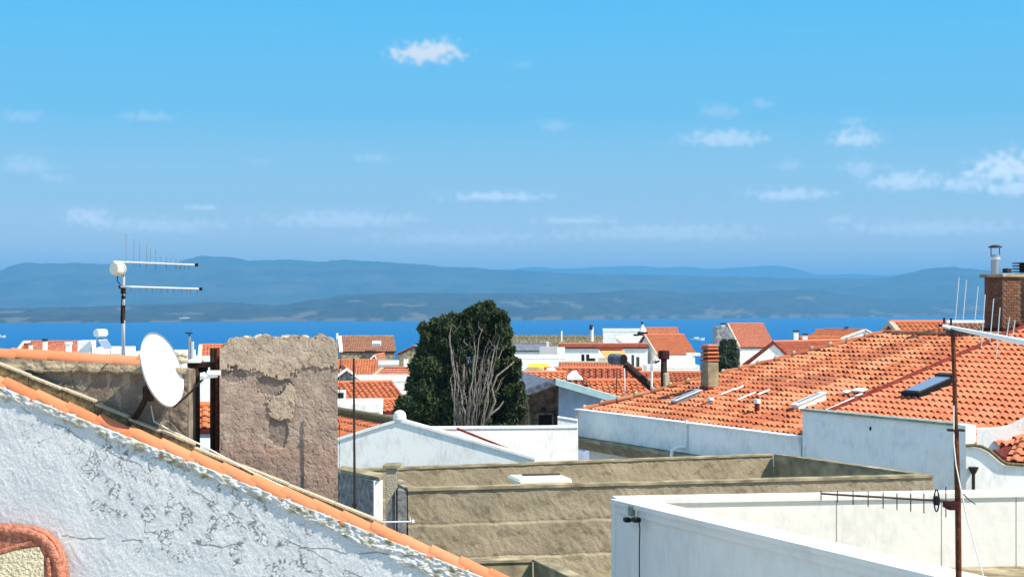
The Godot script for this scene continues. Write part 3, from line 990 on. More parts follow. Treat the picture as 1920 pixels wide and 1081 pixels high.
func make_pillar() -> void:
	var n := Vector3(0.112, 0, 1).normalized()
	var p0 := P(520, 760, 17.25)
	var t := thing("old_pillar", "broad brown rendered chimney pillar with peeling plaster and crumbled top", "pillar", P(520, 950, 17.5) + Vector3(0, -6.5, 0))
	var A := on(412, 985, p0, n)
	var B := on(633, 985, p0, n)
	var T := on(520, 636, p0, n)
	var H := T.y - A.y + 0.06
	var px_of := func(p: Vector3) -> Vector2: return Vector2(960.0 + F * p.x / -p.z, HZ - F * p.y / -p.z)
	var top := func(u: float) -> float:
		var k := 0.5 * nz.get_noise_2d(u * 9.0, 1.0) + 0.5 * nf.get_noise_2d(u * 40.0, 8.0)
		return 1.0 - 0.02 + 0.022 * k - 0.03 * smoothstep(0.86, 0.99, u) - 0.06 * (1.0 - smoothstep(0.0, 0.14, u))
	# plaster coats: 0 bare grey scratch coat, 1 brown coat, 2 pale skim
	var coat := func(p: Vector3) -> float:
		var q: Vector2 = px_of.call(p)
		var w := 9.0 * nz.get_noise_2d(p.x * 5.0, p.y * 5.0) + 5.0 * nf.get_noise_2d(p.x * 18.0, p.y * 18.0)
		var r := 1.0
		var bare := Vector2((q.x - 514.0) / 34.0, (q.y - 722.0) / 22.0).length() - 1.0 + w * 0.03
		var bare2 := Vector2((q.x - 436.0) / 24.0, (q.y - 702.0) / 14.0).length() - 1.0 + w * 0.03
		var bare3 := Vector2((q.x - 522.0) / 18.0, (q.y - 805.0) / 34.0).length() - 1.0 + w * 0.03
		if bare < 0.0 or bare2 < 0.0 or bare3 < 0.0:
			r = 0.0
		var pale := Vector2((q.x - 526.0) / 26.0, (q.y - 764.0) / 26.0).length() - 1.0 + w * 0.04
		var pale2 := Vector2((q.x - 542.0) / 9.0, (q.y - 733.0) / 15.0).length() - 1.0 + w * 0.03
		var cap := (q.y - 690.0 - w * 1.2 - 18.0 * exp(-pow((q.x - 520.0) / 40.0, 2.0))) / 20.0
		if pale < 0.0 or pale2 < 0.0 or cap < 0.0:
			r = 2.0
		return r
	var hf := func(p: Vector3) -> float:
		var c: float = coat.call(p)
		var st := nc.get_noise_2d(p.x * 9.0 + 0.5 * nz.get_noise_2d(p.x * 6.0, p.y * 6.0), p.y * 8.0 + 0.5 * nz.get_noise_2d(p.x * 6.0, p.y * 6.0 + 50.0)) + 1.0
		return c * 0.016 + nz.get_noise_2d(p.x * 4.0, p.y * 4.0) * 0.009 + nz.get_noise_2d(p.x * 16.0, p.y * 16.0) * 0.0028 + 0.005 * smoothstep(0.0, 0.12, st)
	var cf := func(p: Vector3) -> Color:
		var c: float = coat.call(p)
		var q: Vector2 = px_of.call(p)
		var g := clampf(0.5 + 0.9 * nz.get_noise_2d(p.x * 3.5 + 8.0, p.y * 3.5), 0.0, 1.0)
		var k := lin(164, 146, 134).lerp(lin(192, 171, 156), g)
		if c < 0.5:
			k = lin(146, 132, 124).lerp(lin(160, 144, 134), g)
		elif c > 1.5:
			k = lin(184, 165, 146).lerp(lin(206, 187, 168), g)
		if q.y > 830.0 + 18.0 * nz.get_noise_2d(p.x * 3.0, p.y * 3.0):
			k = k.lerp(lin(188, 154, 138), 0.55)
		var st := nc.get_noise_2d(p.x * 9.0 + 0.5 * nz.get_noise_2d(p.x * 6.0, p.y * 6.0), p.y * 8.0 + 0.5 * nz.get_noise_2d(p.x * 6.0, p.y * 6.0 + 50.0)) + 1.0
		if st < 0.05 and nf.get_noise_2d(p.x * 4.0, p.y * 4.0) > 0.1:
			k = k.lerp(lin(116, 98, 86), 0.5)
		return k
	var U := Vector3(B.x - A.x, 0, B.z - A.z)
	var face := relief(A, U, Vector3(0, H, 0), 170, 250, hf, cf, top)
	obj("render_face", shifted(face, t.position), M.stucco, t)
	var side := relief(B + Vector3(0, 0, 0), -n * 0.62, Vector3(0, H, 0), 40, 120, hf, cf, func(_u: float) -> float: return top.call(1.0))
	obj("render_side", shifted(side, t.position), M.stucco, t)
	var tk := 0.965
	prismpart("core", [Vector3(A.x, -9.6, A.z) - n * 0.04, Vector3(B.x, -9.6, B.z) - n * 0.04 - U.normalized() * 0.04, B + Vector3(0, H * 0.935, 0) - n * 0.04 - U.normalized() * 0.04, A + U * 0.15 + Vector3(0, H * tk, 0) - n * 0.04, A + Vector3(0, H * 0.9, 0) - n * 0.04], -n * 0.55, M.brown_wall, t)
	# crumbled rubble along the broken top
	rng.seed = 47
	for k in 46:
		var u := rng.randf_range(0.02, 0.97)
		var r := rng.randf_range(0.03, 0.075)
		var c := A + U * u + Vector3(0, H * (top.call(u) - 0.012), 0) - n * rng.randf_range(0.03, 0.5)
		var mb := MB.new()
		var prof := [[0.0, -0.7 * r], [r * rng.randf_range(0.7, 1.0), -0.3 * r], [r, 0.1 * r], [r * rng.randf_range(0.4, 0.75), 0.55 * r], [0.0, 0.75 * r]]
		mb.lathe(c, Vector3(rng.randf_range(-0.5, 0.5), 1, rng.randf_range(-0.5, 0.5)), prof, 7)
		obj("rubble_stone", mb, M.mortar if rng.randf() < 0.3 else M.brown_wall, t)
	# the thin dark pole beyond the pillar
	var p := thing("thin_pole", "thin dark steel pole rising beside the brown pillar before the white gable", "pole", P(664, 960, 17.0) + Vector3(0, -0.3, 0))
	tubepart("shaft", [P(665, 975, 17.0), P(663, 672, 17.0)], 0.014, M.dark_metal, p, 0.012)
	boxpart("clamp", P(664.5, 946, 17.0), Vector3(0.05, 0.035, 0.05), M.dark_metal, p)
	tubepart("stub", [P(655, 717, 17.0), P(664, 717, 17.0)], 0.008, M.dark_metal, p)

# ---------------------------------------------------------------- dish and aerials
func make_dish() -> void:
	var c := P(304, 693, 16.75)
	var ax := Vector3(0.9, 0.27, 0.31).normalized()
	var base := P(243, 797, 16.95)
	var t := thing("satellite_dish", "large white oval satellite dish bolted before the cracked brown wall", "satellite dish", base)
	var mj := Vector3(-0.29, 0.93, 0.0)
	mj = (mj - ax * mj.dot(ax)).normalized()
	var mn := ax.cross(mj).normalized()
	var ra := 0.405
	var rb := 0.375
	var mb := MB.new()
	var rings := 10
	var seg := 48
	var pt := func(i: int, s: int, off: float) -> Vector3:
		var r := float(i) / rings
		var a := TAU * s / seg
		return c + mj * ra * r * cos(a) + mn * rb * r * sin(a) + ax * (0.075 * r * r - 0.075 - off)
	for i in rings:
		for s in seg:
			var q: Array = [pt.call(i, s, 0.0), pt.call(i + 1, s, 0.0), pt.call(i + 1, s + 1, 0.0), pt.call(i, s + 1, 0.0)]
			var k: Array = [pt.call(i, s, 0.012), pt.call(i + 1, s, 0.012), pt.call(i + 1, s + 1, 0.012), pt.call(i, s + 1, 0.012)]
			var nv := []
			for w in [[i, s], [i + 1, s], [i + 1, s + 1], [i, s + 1]]:
				var r := float(w[0]) / rings
				var a: float = TAU * w[1] / seg
				nv.append((ax - (mj * cos(a) / ra + mn * sin(a) / rb) * 0.15 * r).normalized())
			mb.t3(q[0], q[1], q[2], nv[0], nv[1], nv[2])
			mb.t3(q[0], q[2], q[3], nv[0], nv[2], nv[3])
			mb.t3(k[2], k[1], k[0], -nv[2], -nv[1], -nv[0])
			mb.t3(k[3], k[2], k[0], -nv[3], -nv[2], -nv[0])
	obj("reflector", mb, M.dish, t)
	var rim := []
	for s in seg + 1:
		rim.append(c + mj * ra * cos(TAU * s / seg) + mn * rb * sin(TAU * s / seg) - ax * 0.004)
	tubepart("rim", rim, 0.011, M.steel, t, -1.0, 6)
	var bk := c - ax * 0.1 - mj * 0.03
	boxpart("bracket", bk - ax * 0.05, Vector3(0.1, 0.2, 0.12), M.dark_metal, t, Basis(ax, mj, ax.cross(mj)))
	var el := P(277, 738, 16.95)
	tubepart("mount_arm", [P(243, 797, 16.95), P(262, 768, 16.95), el, el + Vector3(0.0, 0.1, 0)], 0.032, M.rust_dark, t)
	tubepart("mount_arm", [el + Vector3(0, 0.06, 0), bk - ax * 0.08], 0.036, M.dark_metal, t)
	boxpart("clamp", el, Vector3(0.1, 0.16, 0.08), M.rust_dark, t)
	boxpart("clamp", el + Vector3(0.03, 0.1, 0.01), Vector3(0.07, 0.06, 0.09), M.black, t)
	var lo := c - mj * ra
	var hd := P(386, 704, 16.6)
	tubepart("feed_arm", [lo - mj * 0.01, lo.lerp(hd, 0.5) - Vector3(0, 0.02, 0), hd], 0.012, M.dark_metal, t)
	var ln := MB.new()
	ln.lathe(hd, Vector3(1, 0.05, -0.1), [[0.0, -0.06], [0.032, -0.06], [0.04, -0.02], [0.028, 0.0], [0.026, 0.12], [0.0, 0.12]], 14)
	ln.box(hd + Vector3(0.08, 0.03, 0), Vector3(0.14, 0.05, 0.06), Basis(), 0.008)
	obj("feed_head", ln, M.white_plastic, t)
	for q in [[297, 707], [305, 709], [315, 741], [322, 740], [271, 638]]:
		var b := MB.new()
		var at := on(q[0], q[1], c - ax * 0.06, ax)
		b.lathe(at, ax, [[0.007, 0.0], [0.007, 0.01], [0.0, 0.012]], 8)
		obj("bolt", b, M.steel, t)
	# bedding mortar and the cable under the arm
	var g := MB.new()
	g.lathe(P(246, 806, 16.95), Vector3.UP, [[0.14, -0.12], [0.12, 0.0], [0.06, 0.045], [0.0, 0.05]], 12)
	obj("mortar_foot", g, M.mortar, t)
	tubepart("cable", [P(281, 752, 17.15), P(288, 790, 17.0), P(318, 806, 16.85), P(380, 835, 16.75), P(470, 884, 16.7), P(560, 925, 16.7)], 0.008, M.cream_plastic, t)

func make_left_aerial() -> void:
	var d := 18.05
	var t := thing("television_aerial", "television aerial with two long white booms on a slim mast", "aerial", P(230, 720, d) + Vector3(0, -0.4, 0))
	tubepart("mast", [P(230, 720, d) + Vector3(0, -0.4, 0), P(230.5, 600, d)], 0.021, M.alu, t)
	tubepart("mast", [P(230.5, 606, d), P(231.5, 490, d)], 0.016, M.alu, t)
	for q in [[545, 0.03, 0.07], [557, 0.022, 0.04], [515, 0.02, 0.03]]:
		boxpart("clamp", P(230.7, q[0], d), Vector3(q[1] * 1.6, q[2], 0.06), M.dark_metal, t)
	tubepart("sleeve", [P(229.5, 606, d + 0.0), P(230, 572, d)], 0.026, M.dark_metal, t)
	# the booms with their thin rods
	var booms := [[213, 490.5, 368, 496.5, -0.35], [226, 537, 376, 541.5, -0.2]]
	var rods := [[[236, 54, 0], [251, 44, 8], [262, 36, 8], [275, 34, 10], [282, 28, 0], [292, 26, 12], [302, 14, 0], [312, 13, 10], [321, 11, 0], [330, 10, 10], [338, 9, 10], [346, 8, 9], [354, 7, 9]], [[245, 0, 10], [262, 0, 12], [274, 0, 10], [285, 0, 12], [302, 0, 12], [314, 0, 10], [325, 0, 12], [341, 0, 10], [350, 0, 10], [357, 0, 10], [369, 0, 9]]]
	for k in 2:
		var b: Array = booms[k]
		var p0 := P(b[0], b[1], d - 0.05)
		var p1 := P(b[2], b[3], d - 0.05 + b[4])
		var bm := tubepart("boom", [p0, p1], 0.011, M.white_plastic, t, 0.010)
		boxpart("end_cap", p1, Vector3(0.03, 0.035, 0.035), M.black, bm)
		for q in rods[k]:
			var f: float = (q[0] - b[0]) / float(b[2] - b[0])
			var at := p0.lerp(p1, f)
			tubepart("rod", [at - Vector3(0, maxf(q[2], 1.0) * d / F, 0), at + Vector3(0, maxf(q[1], 1.0) * d / F, 0)], 0.0034, M.rod, t, -1.0, 5)
	boxpart("clamp", P(229, 492, d), Vector3(0.06, 0.035, 0.09), M.dark_metal, t)
	boxpart("clamp", P(229, 538, d), Vector3(0.07, 0.035, 0.09), M.rust, t)
	var dr := MB.new()
	dr.lathe(P(220, 504, d - 0.08), Vector3(-0.55, 0.05, 0.85), [[0.0, -0.06], [0.075, -0.06], [0.08, -0.03], [0.08, 0.03], [0.07, 0.06], [0.0, 0.065]], 24)
	obj("drum_feed", dr, M.cream_plastic, t)
	tubepart("cable", [P(220, 516, d), P(219, 526, d), P(224, 532, d), P(229, 545, d - 0.03), P(227, 575, d - 0.04), P(226, 600, d - 0.03), P(230, 607, d)], 0.006, M.black, t, -1.0, 6)

func make_right_aerial() -> void:
	var d := 12.2
	var t := thing("aerial_mast", "tall rusty mast carrying a white boom above and thin rod aerial below", "aerial", P(1801, 1100, d) + Vector3(0, -0.6, 0))
	tubepart("mast", [P(1801, 1100, d) + Vector3(0, -1.2, 0), P(1797, 944, d), P(1793, 806, d)], 0.024, M.rust, t, 0.022, 10)
	tubepart("mast", [P(1793, 812, d), P(1790, 700, d), P(1787, 612, d)], 0.018, M.rust, t, 0.017, 10)
	boxpart("clamp", P(1793, 806, d), Vector3(0.12, 0.016, 0.08), M.rust_dark, t)
	boxpart("clamp", P(1784, 945, d), Vector3(0.11, 0.05, 0.08), M.plum, t)
	boxpart("clamp", P(1786, 951, d), Vector3(0.07, 0.03, 0.1), M.plum, t)
	# upper boom, coming on past the mast
	var u0 := P(1770, 611, d + 0.1)
	var u1 := P(1990, 655, d - 1.2)
	tubepart("boom", [u0, u1], 0.013, M.white_plastic, t, 0.027, 10)
	boxpart("bracket", P(1805, 622, d), Vector3(0.24, 0.035, 0.07), M.dark_metal, t)
	tubepart("feed_loop", [P(1768, 610, d), P(1778, 613, d), P(1786, 622, d), P(1790, 636, d)], 0.011, M.white_plastic, t)
	boxpart("end_cap", P(1767, 610, d + 0.1), Vector3(0.05, 0.02, 0.03), M.black, t)
	for q in [[1797, 520, 602], [1811, 524, 604], [1833, 537, 606], [1846, 552, 650], [1862, 560, 640], [1874, 576, 668], [1892, 594, 640], [1902, 600, 650]]:
		var f: float = (q[0] - 1770.0) / 220.0
		var at := u0.lerp(u1, f)
		tubepart("rod", [P(q[0] - 5.0, q[2], -at.z), P(q[0] + 2.0, q[1], -at.z)], 0.0042, M.alu, t, -1.0, 5)
	# lower thin aerial
	var l0 := P(1790, 940, d)
	var l1 := P(1540, 925, d - 0.3)
	tubepart("boom", [l0, l1], 0.008, M.dark_metal, t)
	for q in [[1540, 12], [1570, 14], [1599, 17], [1627, 19], [1655, 21], [1681, 22], [1707, 23], [1732, 25], [1774, 30]]:
		var f: float = (1790.0 - q[0]) / 250.0
		var at := l0.lerp(l1, f)
		var h: float = q[1] * d / F
		tubepart("rod", [at - Vector3(0, h, 0), at + Vector3(0, h * (0.5 if q[0] < 1760 else 0.9), 0)], 0.0045, M.dark_metal, t, -1.0, 5)
	var dp := MB.new()
	var c := l0.lerp(l1, (1790.0 - 1756.0) / 250.0)
	var loop := []
	for s in 17:
		loop.append(c + Vector3(0.018 * sin(TAU * s / 16), 0.085 * cos(TAU * s / 16), 0.0))
	dp.tube(loop, 0.006, 0.006, 6)
	dp.box(c, Vector3(0.045, 0.07, 0.05), Basis(), 0.008)
	obj("dipole", dp, M.black, t)
	tubepart("cable", [P(1789, 760, d - 0.03), P(1789, 830, d - 0.03), P(1793, 870, d - 0.03), P(1804, 925, d - 0.03), P(1815, 975, d), P(1832, 1035, d), P(1850, 1100, d)], 0.005, M.white_plastic, t, -1.0, 6)
	tubepart("cable", [P(1806, 925, d), P(1818, 937, d), P(1830, 945, d)], 0.004, M.dark_metal, t, -1.0, 5)
# ---------------------------------------------------------------- the raw concrete house
func wall_run(called: String, a: Vector3, b: Vector3, top: float, low: float, th: float, m: Material, parent: Node) -> MeshInstance3D:
	# a wall from a to b, th thick towards the far side
	var dd := (b - a)
	dd.y = 0.0
	var nn := Vector3.UP.cross(dd.normalized())
	return prismpart(called, [Vector3(a.x, low, a.z), Vector3(b.x, low, b.z), Vector3(b.x, top, b.z), Vector3(a.x, top, a.z)], nn * th, m, parent)

func make_concrete_house() -> void:
	var y := -3.35
	var FL := Vector3(-1.93, y, -29.2)
	var FR := Vector3(8.45, y, -31.6)
	var BR := Vector3(6.01, y, -36.25)
	var BL := Vector3(-3.9, y - 0.02, -32.75)
	var t := thing("concrete_house", "unfinished tan concrete house with an open walled roof terrace", "house", Vector3(2.5, -9.0, -32))
	var hf := func(p: Vector3) -> float:
		var a := p.x * 1.0
		var h := nz.get_noise_2d(a * 1.4, p.y * 1.2) * 0.012
		h += absf(nz.get_noise_2d(a * 2.6 + p.y * 1.6, p.y * 1.3 + 9.0)) * 0.016 + nf.get_noise_2d(a * 8.0, p.y * 6.0) * 0.006
		# pour joints, each lift a little proud of the one above
		for q in [[-3.98, 0.02], [-4.62, 0.018]]:
			var e: float = p.y - q[0] - 0.03 * nz.get_noise_2d(a * 1.2, q[0])
			if e < 0.0:
				h += q[1] * smoothstep(0.0, 0.03, -e)
			if absf(e) < 0.012:
				h -= 0.012
		return h
	var cf := func(p: Vector3) -> Color:
		var g := clampf(0.5 + nz.get_noise_2d(p.x * 0.8, p.y * 1.1), 0.0, 1.0)
		var k := lin(164, 151, 128).lerp(lin(188, 173, 148), g)
		if p.y < -4.62 + 0.03 * nz.get_noise_2d(p.x * 1.2, -4.62):
			k = lin(200, 184, 154).lerp(lin(186, 171, 144), g)
		if nz.get_noise_2d(p.x * 2.0 + 40.0, p.y * 3.0) > 0.34:
			k = k.lerp(lin(128, 116, 94), 0.5)
		return k
	var low := -6.2
	var face := relief(Vector3(FL.x, low, FL.z), Vector3(FR.x - FL.x, 0, FR.z - FL.z), Vector3(0, y - low, 0), 420, 130, hf, cf)
	obj("front_wall", shifted(face, t.position), M.concrete, t)
	var d1 := (FR - FL).normalized()
	var n1 := d1.cross(Vector3.UP)
	wall_run("front_core", FL - n1 * 0.02, FR - n1 * 0.02, y - 0.01, -9.6, 0.2, M.tan, t)
	prismpart("front_coping", [FL + n1 * 0.04 - Vector3(0, 0.002, 0), FR + n1 * 0.04 - Vector3(0, 0.002, 0), FR + n1 * 0.04 + Vector3(0, 0.05, 0), FL + n1 * 0.04 + Vector3(0, 0.05, 0)], -n1 * 0.27, M.tan, t)
	var d2 := (BR - BL).normalized()
	var n2 := d2.cross(Vector3.UP)
	var bface := relief(Vector3(BL.x, -4.6, BL.z), Vector3(BR.x - BL.x, 0, BR.z - BL.z), Vector3(0, y + 4.6, 0), 360, 50, hf, cf)
	obj("rear_wall", shifted(bface, t.position), M.concrete, t)
	wall_run("rear_core", BL - n2 * 0.02, BR - n2 * 0.02, y - 0.01, -9.6, 0.2, M.tan, t)
	prismpart("rear_coping", [BL + n2 * 0.03, BR + n2 * 0.03, BR + n2 * 0.03 + Vector3(0, 0.04, 0), BL + n2 * 0.03 + Vector3(0, 0.04, 0)], -n2 * 0.25, M.tan, t)
	# side walls
	wall_run("side_wall", FR - d1 * 0.22 - n1 * 0.25, BR + n2 * 0.04, y, -9.6, -0.2, M.tan, t)
	prismpart("side_coping", [FR - d1 * 0.22 - n1 * 0.25 + Vector3(0, 0.003, 0), BR + n2 * 0.06 + Vector3(0, 0.003, 0), BR + n2 * 0.06 + Vector3(0, 0.045, 0), FR - d1 * 0.22 - n1 * 0.25 + Vector3(0, 0.045, 0)], Vector3(0.24, 0, 0.05), M.tan, t)
	var LB := Vector3(-2.42, y, -31.0)
	wall_run("return_wall", LB, FL - n1 * 0.23, y - 0.005, -9.6, 0.2, M.grey_sheet, t)
	prismpart("return_coping", [LB + Vector3(-0.03, 0.002, 0), FL - n1 * 0.235 + Vector3(-0.03, 0.002, 0), FL - n1 * 0.235 + Vector3(-0.03, 0.045, 0), LB + Vector3(-0.03, 0.045, 0)], Vector3(0.24, 0, 0.04), M.tan, t)
	# pale strip facing the gap at the corner
	prismpart("corner_post", [Vector3(-2.13, -9.5, -29.16), Vector3(-1.95, -9.5, -29.19), Vector3(-1.95, y - 0.02, -29.19), Vector3(-2.13, y + 0.02, -29.16)], Vector3(0.02, 0, -0.3), M.grey_sheet, t)
	# roof deck
	prismpart("roof_deck", [Vector3(FL.x, -4.35, FL.z), Vector3(FR.x, -4.35, FR.z), Vector3(BR.x, -4.35, BR.z), Vector3(BL.x + 0.9, -4.35, BL.z)], Vector3(0, -0.2, 0), M.tan, t)
	# hatch with a white lid standing on the deck
	var h := thing("roof_hatch", "white rounded roof hatch cover showing above the tan concrete parapet", "hatch", Vector3(0.7, -4.35, -32.15))
	var hb := Basis(d1, Vector3.UP, n1)
	boxpart("kerb", Vector3(0.56, -3.95, -32.15), Vector3(1.0, 0.8, 0.9), M.white_plastic, h, hb, 0.03)
	boxpart("lid", Vector3(0.56, -3.47, -32.15), Vector3(1.12, 0.15, 1.02), M.cream_plastic, h, hb, 0.045)
	boxpart("ledge", Vector3(0.6, -3.38, -32.4), Vector3(0.8, 0.03, 0.14), M.dark_metal, h, hb, 0.015)
	# grey sheet screen, its white end post, and the vent duct beside it
	var s := thing("sheet_screen", "weathered grey sheet screen with pale cap and white end post", "screen", P(675, 990, 26.2) + Vector3(0, -5.0, 0))
	var s0 := P(632, 884, 27.6)
	var s1 := P(700, 901, 26.0)
	for k in 2:
		var a := s0.lerp(s1, k * 0.5 + 0.006)
		var b := s0.lerp(s1, k * 0.5 + 0.494)
		prismpart("sheet", [a - Vector3(0, 6.2, 0), b - Vector3(0, 6.2, 0), b, a], Vector3(0.03, 0, -0.1), M.grey_sheet, s)
	prismpart("cap", [s0 + Vector3(0, 0.003, 0.05), s1 + Vector3(0.1, 0.003, 0.05), s1 + Vector3(0.1, 0.06, 0.05), s0 + Vector3(0, 0.06, 0.05)], Vector3(0.08, 0.03, -0.28), M.tan, s)
	prismpart("end_post", [s1 + Vector3(0.005, -6.2, 0.02), s1 + Vector3(0.115, -6.2, 0.0), s1 + Vector3(0.115, 0.0, 0.0), s1 + Vector3(0.005, 0.0, 0.02)], Vector3(0.02, 0, -0.16), M.white, s)
	var v := thing("vent_duct", "pale concrete vent duct with hood shaped like a cast shadow edge beside the grey sheet screen", "duct", P(735, 1000, 28.4) + Vector3(0, -4.4, 0))
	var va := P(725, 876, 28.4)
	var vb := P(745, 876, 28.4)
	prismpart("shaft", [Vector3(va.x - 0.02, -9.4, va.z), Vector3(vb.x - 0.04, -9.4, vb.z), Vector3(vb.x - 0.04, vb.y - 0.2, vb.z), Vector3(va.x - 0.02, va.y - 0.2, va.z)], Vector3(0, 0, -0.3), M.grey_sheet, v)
	prismpart("hood", [va, vb, Vector3(vb.x, vb.y - 0.36, vb.z), Vector3(va.x, va.y - 0.66, va.z)], Vector3(0, 0, 0.16), M.mortar, v)  # pale slanted hood over a greyer shaft imitates a diagonal cast shadow
	boxpart("lid", (va + vb) * 0.5 + Vector3(0, 0.03, -0.05), Vector3(0.3, 0.05, 0.5), M.tan, v)
	tubepart("gap_shade_strip", [Vector3(vb.x - 0.01, va.y - 0.1, va.z + 0.02), Vector3(vb.x - 0.01, -9.3, va.z + 0.02)], 0.016, M.black, v)  # black rod stands in for the shade in the gap by the duct
	var w := thing("white_pipe", "short white pipe with knob end sticking out over orange tiles", "pipe", P(720, 980, 17.1))
	tubepart("pipe", [P(700, 979, 17.1), P(772, 977.5, 17.05)], 0.009, M.white_plastic, w)
	boxpart("end_knob", P(774, 977, 17.05), Vector3(0.03, 0.035, 0.03), M.white_plastic, w, Basis(), 0.006)
	tubepart("stay", [P(769, 977, 17.05), P(768, 968, 17.05)], 0.004, M.white_plastic, w)
	tubepart("stay", [P(700, 979, 17.1), P(704, 1004, 16.8)], 0.006, M.white_plastic, w)
	# low concrete parapet in front of the house
	var l := thing("low_parapet", "low tan concrete parapet corner with pale edge before unfinished house", "wall", Vector3(0.1, -9.0, -24))
	var a0 := P(880, 1056, 24.0)
	var a1 := P(998, 1053, 24.3)
	var a2 := P(1110, 1095, 22.0)
	prismpart("wall", [Vector3(a0.x, -9.5, a0.z), Vector3(a1.x, -9.5, a1.z), a1, a0], Vector3(0.03, 0, -0.2), M.tan, l)
	prismpart("coping", [a0 + Vector3(0, 0.002, 0.03), a1 + Vector3(0, 0.002, 0.03), a1 + Vector3(0, 0.04, 0.03), a0 + Vector3(0, 0.04, 0.03)], Vector3(0.03, 0, -0.24), M.tan, l)
	a2.y = a1.y - 0.02
	a2 = a1 + (a2 - a1).normalized() * 3.6
	prismpart("side_wall", [Vector3(a1.x + 0.02, -9.5, a1.z), Vector3(a2.x, -9.5, a2.z), a2, a1 + Vector3(0.02, -0.01, 0)], Vector3(0.2, 0, 0.03), M.tan, l)
	prismpart("coping", [a1 + Vector3(0.0, 0.005, 0), a2 + Vector3(-0.03, 0.005, 0), a2 + Vector3(-0.03, 0.04, 0), a1 + Vector3(0, 0.04, 0)], Vector3(0.24, 0, 0.03), M.tan, l)

# ---------------------------------------------------------------- white gable house by the tree
func make_gable_house() -> void:
	var d := 40.0
	var n := Vector3(-0.10, 0, 1).normalized()
	var p0 := P(748, 800, d)
	var t := thing("gable_house", "plain white gable wall with rounded finial and orange roof behind", "house", Vector3(-2.0, -9.0, -41))
	var pk := on(748, 790, p0, n)
	var lf := on(560, 848, p0, n)
	var rt := on(1003, 862, p0, n)
	prismpart("gable_wall", [Vector3(lf.x, -9.5, lf.z), Vector3(rt.x, -9.5, rt.z), rt, pk, lf], -n * 0.25, M.white, t)
	for e in [lf, rt]:
		prismpart("verge", [e + n * 0.04 + Vector3(0, 0.002, 0), pk + n * 0.04 + Vector3(0, 0.002, 0), pk + n * 0.04 + Vector3(0, 0.07, 0), e + n * 0.04 + Vector3(0, 0.07, 0)], -n * 0.36, M.white, t)
	var fin := MB.new()
	fin.lathe(pk + Vector3(0, 0.05, 0) - n * 0.1, Vector3.UP, [[0.17, 0.0], [0.16, 0.1], [0.14, 0.17], [0.08, 0.22], [0.0, 0.24]], 20)
	obj("finial", fin, M.white, t)
	# the roof runs off behind the gable
	var vec := Vector3(-3.9, 0, -8.2)
	var lo := lf - Vector3(0, 0.14, 0) - n * 0.27
	var ro := rt - Vector3(0, 0.14, 0) - n * 0.27
	var po := pk - Vector3(0, 0.14, 0) - n * 0.27
	roof_slope(t, lo, lo + vec, po + vec, po, clay(218, 130, 92), {"cw": 0.25, "rl": 0.4})
	roof_slope(t, ro, ro + vec, po + vec, po, clay(210, 124, 88), {"cw": 0.25, "rl": 0.4})
	ridge_cap(t, po + Vector3(0, 0.1, 0), po + vec + Vector3(0, 0.1, 0), M.moss, 0.13)
	tubepart("gutter", [po + Vector3(-0.1, -0.02, -0.2), po + vec + Vector3(-0.12, -0.05, 0)], 0.05, M.rust_dark, t)
	# sunlit white wall behind, with red capping along the gable's slope
	var w := thing("courtyard_wall", "sunlit rough white wall behind the plain gable, below the big tree", "wall", Vector3(0.5, -9.0, -46))
	var n2 := Vector3(0.16, 0, 1).normalized()
	var q0 := P(960, 803, 46.0)
	var a := on(780, 804.5, q0, n2)
	var b := on(1084, 802, q0, n2)
	prismpart("wall", [Vector3(a.x, -9.6, a.z), Vector3(b.x, -9.6, b.z), b, a], -n2 * 0.3, M.white, w)
	prismpart("coping", [a + n2 * 0.03 + Vector3(0, 0.002, 0), b + n2 * 0.03 + Vector3(0, 0.002, 0), b + n2 * 0.03 + Vector3(0, 0.06, 0), a + n2 * 0.03 + Vector3(0, 0.06, 0)], -n2 * 0.36, M.white, w)
	var r0 := on(858, 806, q0 + n2 * 4.0, n2)
	var r1 := on(995, 860, q0 + n2 * 4.0, n2)
	prismpart("tile_edging", [r0, r1, r1 + Vector3(0, 0.06, 0), r0 + Vector3(0, 0.06, 0)], -n2 * 0.2, M.maroon, t)

# ---------------------------------------------------------------- the house with the big old tiled roof
const NE := Vector3(0.426, 0, 0.905)
const NH := Vector3(0.905, 0, -0.426)
const NL := Vector3(2.52, -3.4, -53.1)
func N(a: float, u: float) -> Vector3:
	return NL + NE * a + NH * u + Vector3(0, 0.327 * u, 0)

func roof_tile() -> ArrayMesh:
	# one roll-and-pan clay tile: 0.25 wide along x, 0.42 long along z, low end at +z
	var mb := MB.new()
	var pr := [[0.0, 0.012], [0.045, 0.0], [0.09, 0.012], [0.102, 0.045], [0.132, 0.074], [0.17, 0.083], [0.208, 0.074], [0.238, 0.045], [0.25, 0.012]]
	for i in pr.size() - 1:
		var a := Vector3(pr[i][0] - 0.125, pr[i][1] + 0.05, 0.36)
		var b := Vector3(pr[i + 1][0] - 0.125, pr[i + 1][1] + 0.05, 0.36)
		var c := Vector3(pr[i + 1][0] - 0.125, pr[i + 1][1] * 0.9, -0.06)
		var d := Vector3(pr[i][0] - 0.125, pr[i][1] * 0.9, -0.06)
		mb.quad(a, b, c, d)
		var th := Vector3(0, -0.018, 0)
		mb.quad(a + th, b + th, b, a)
		mb.quad(b + th, a + th, a + th + Vector3(0, -0.005, -0.12), b + th + Vector3(0, -0.005, -0.12))
	return mb.mesh()

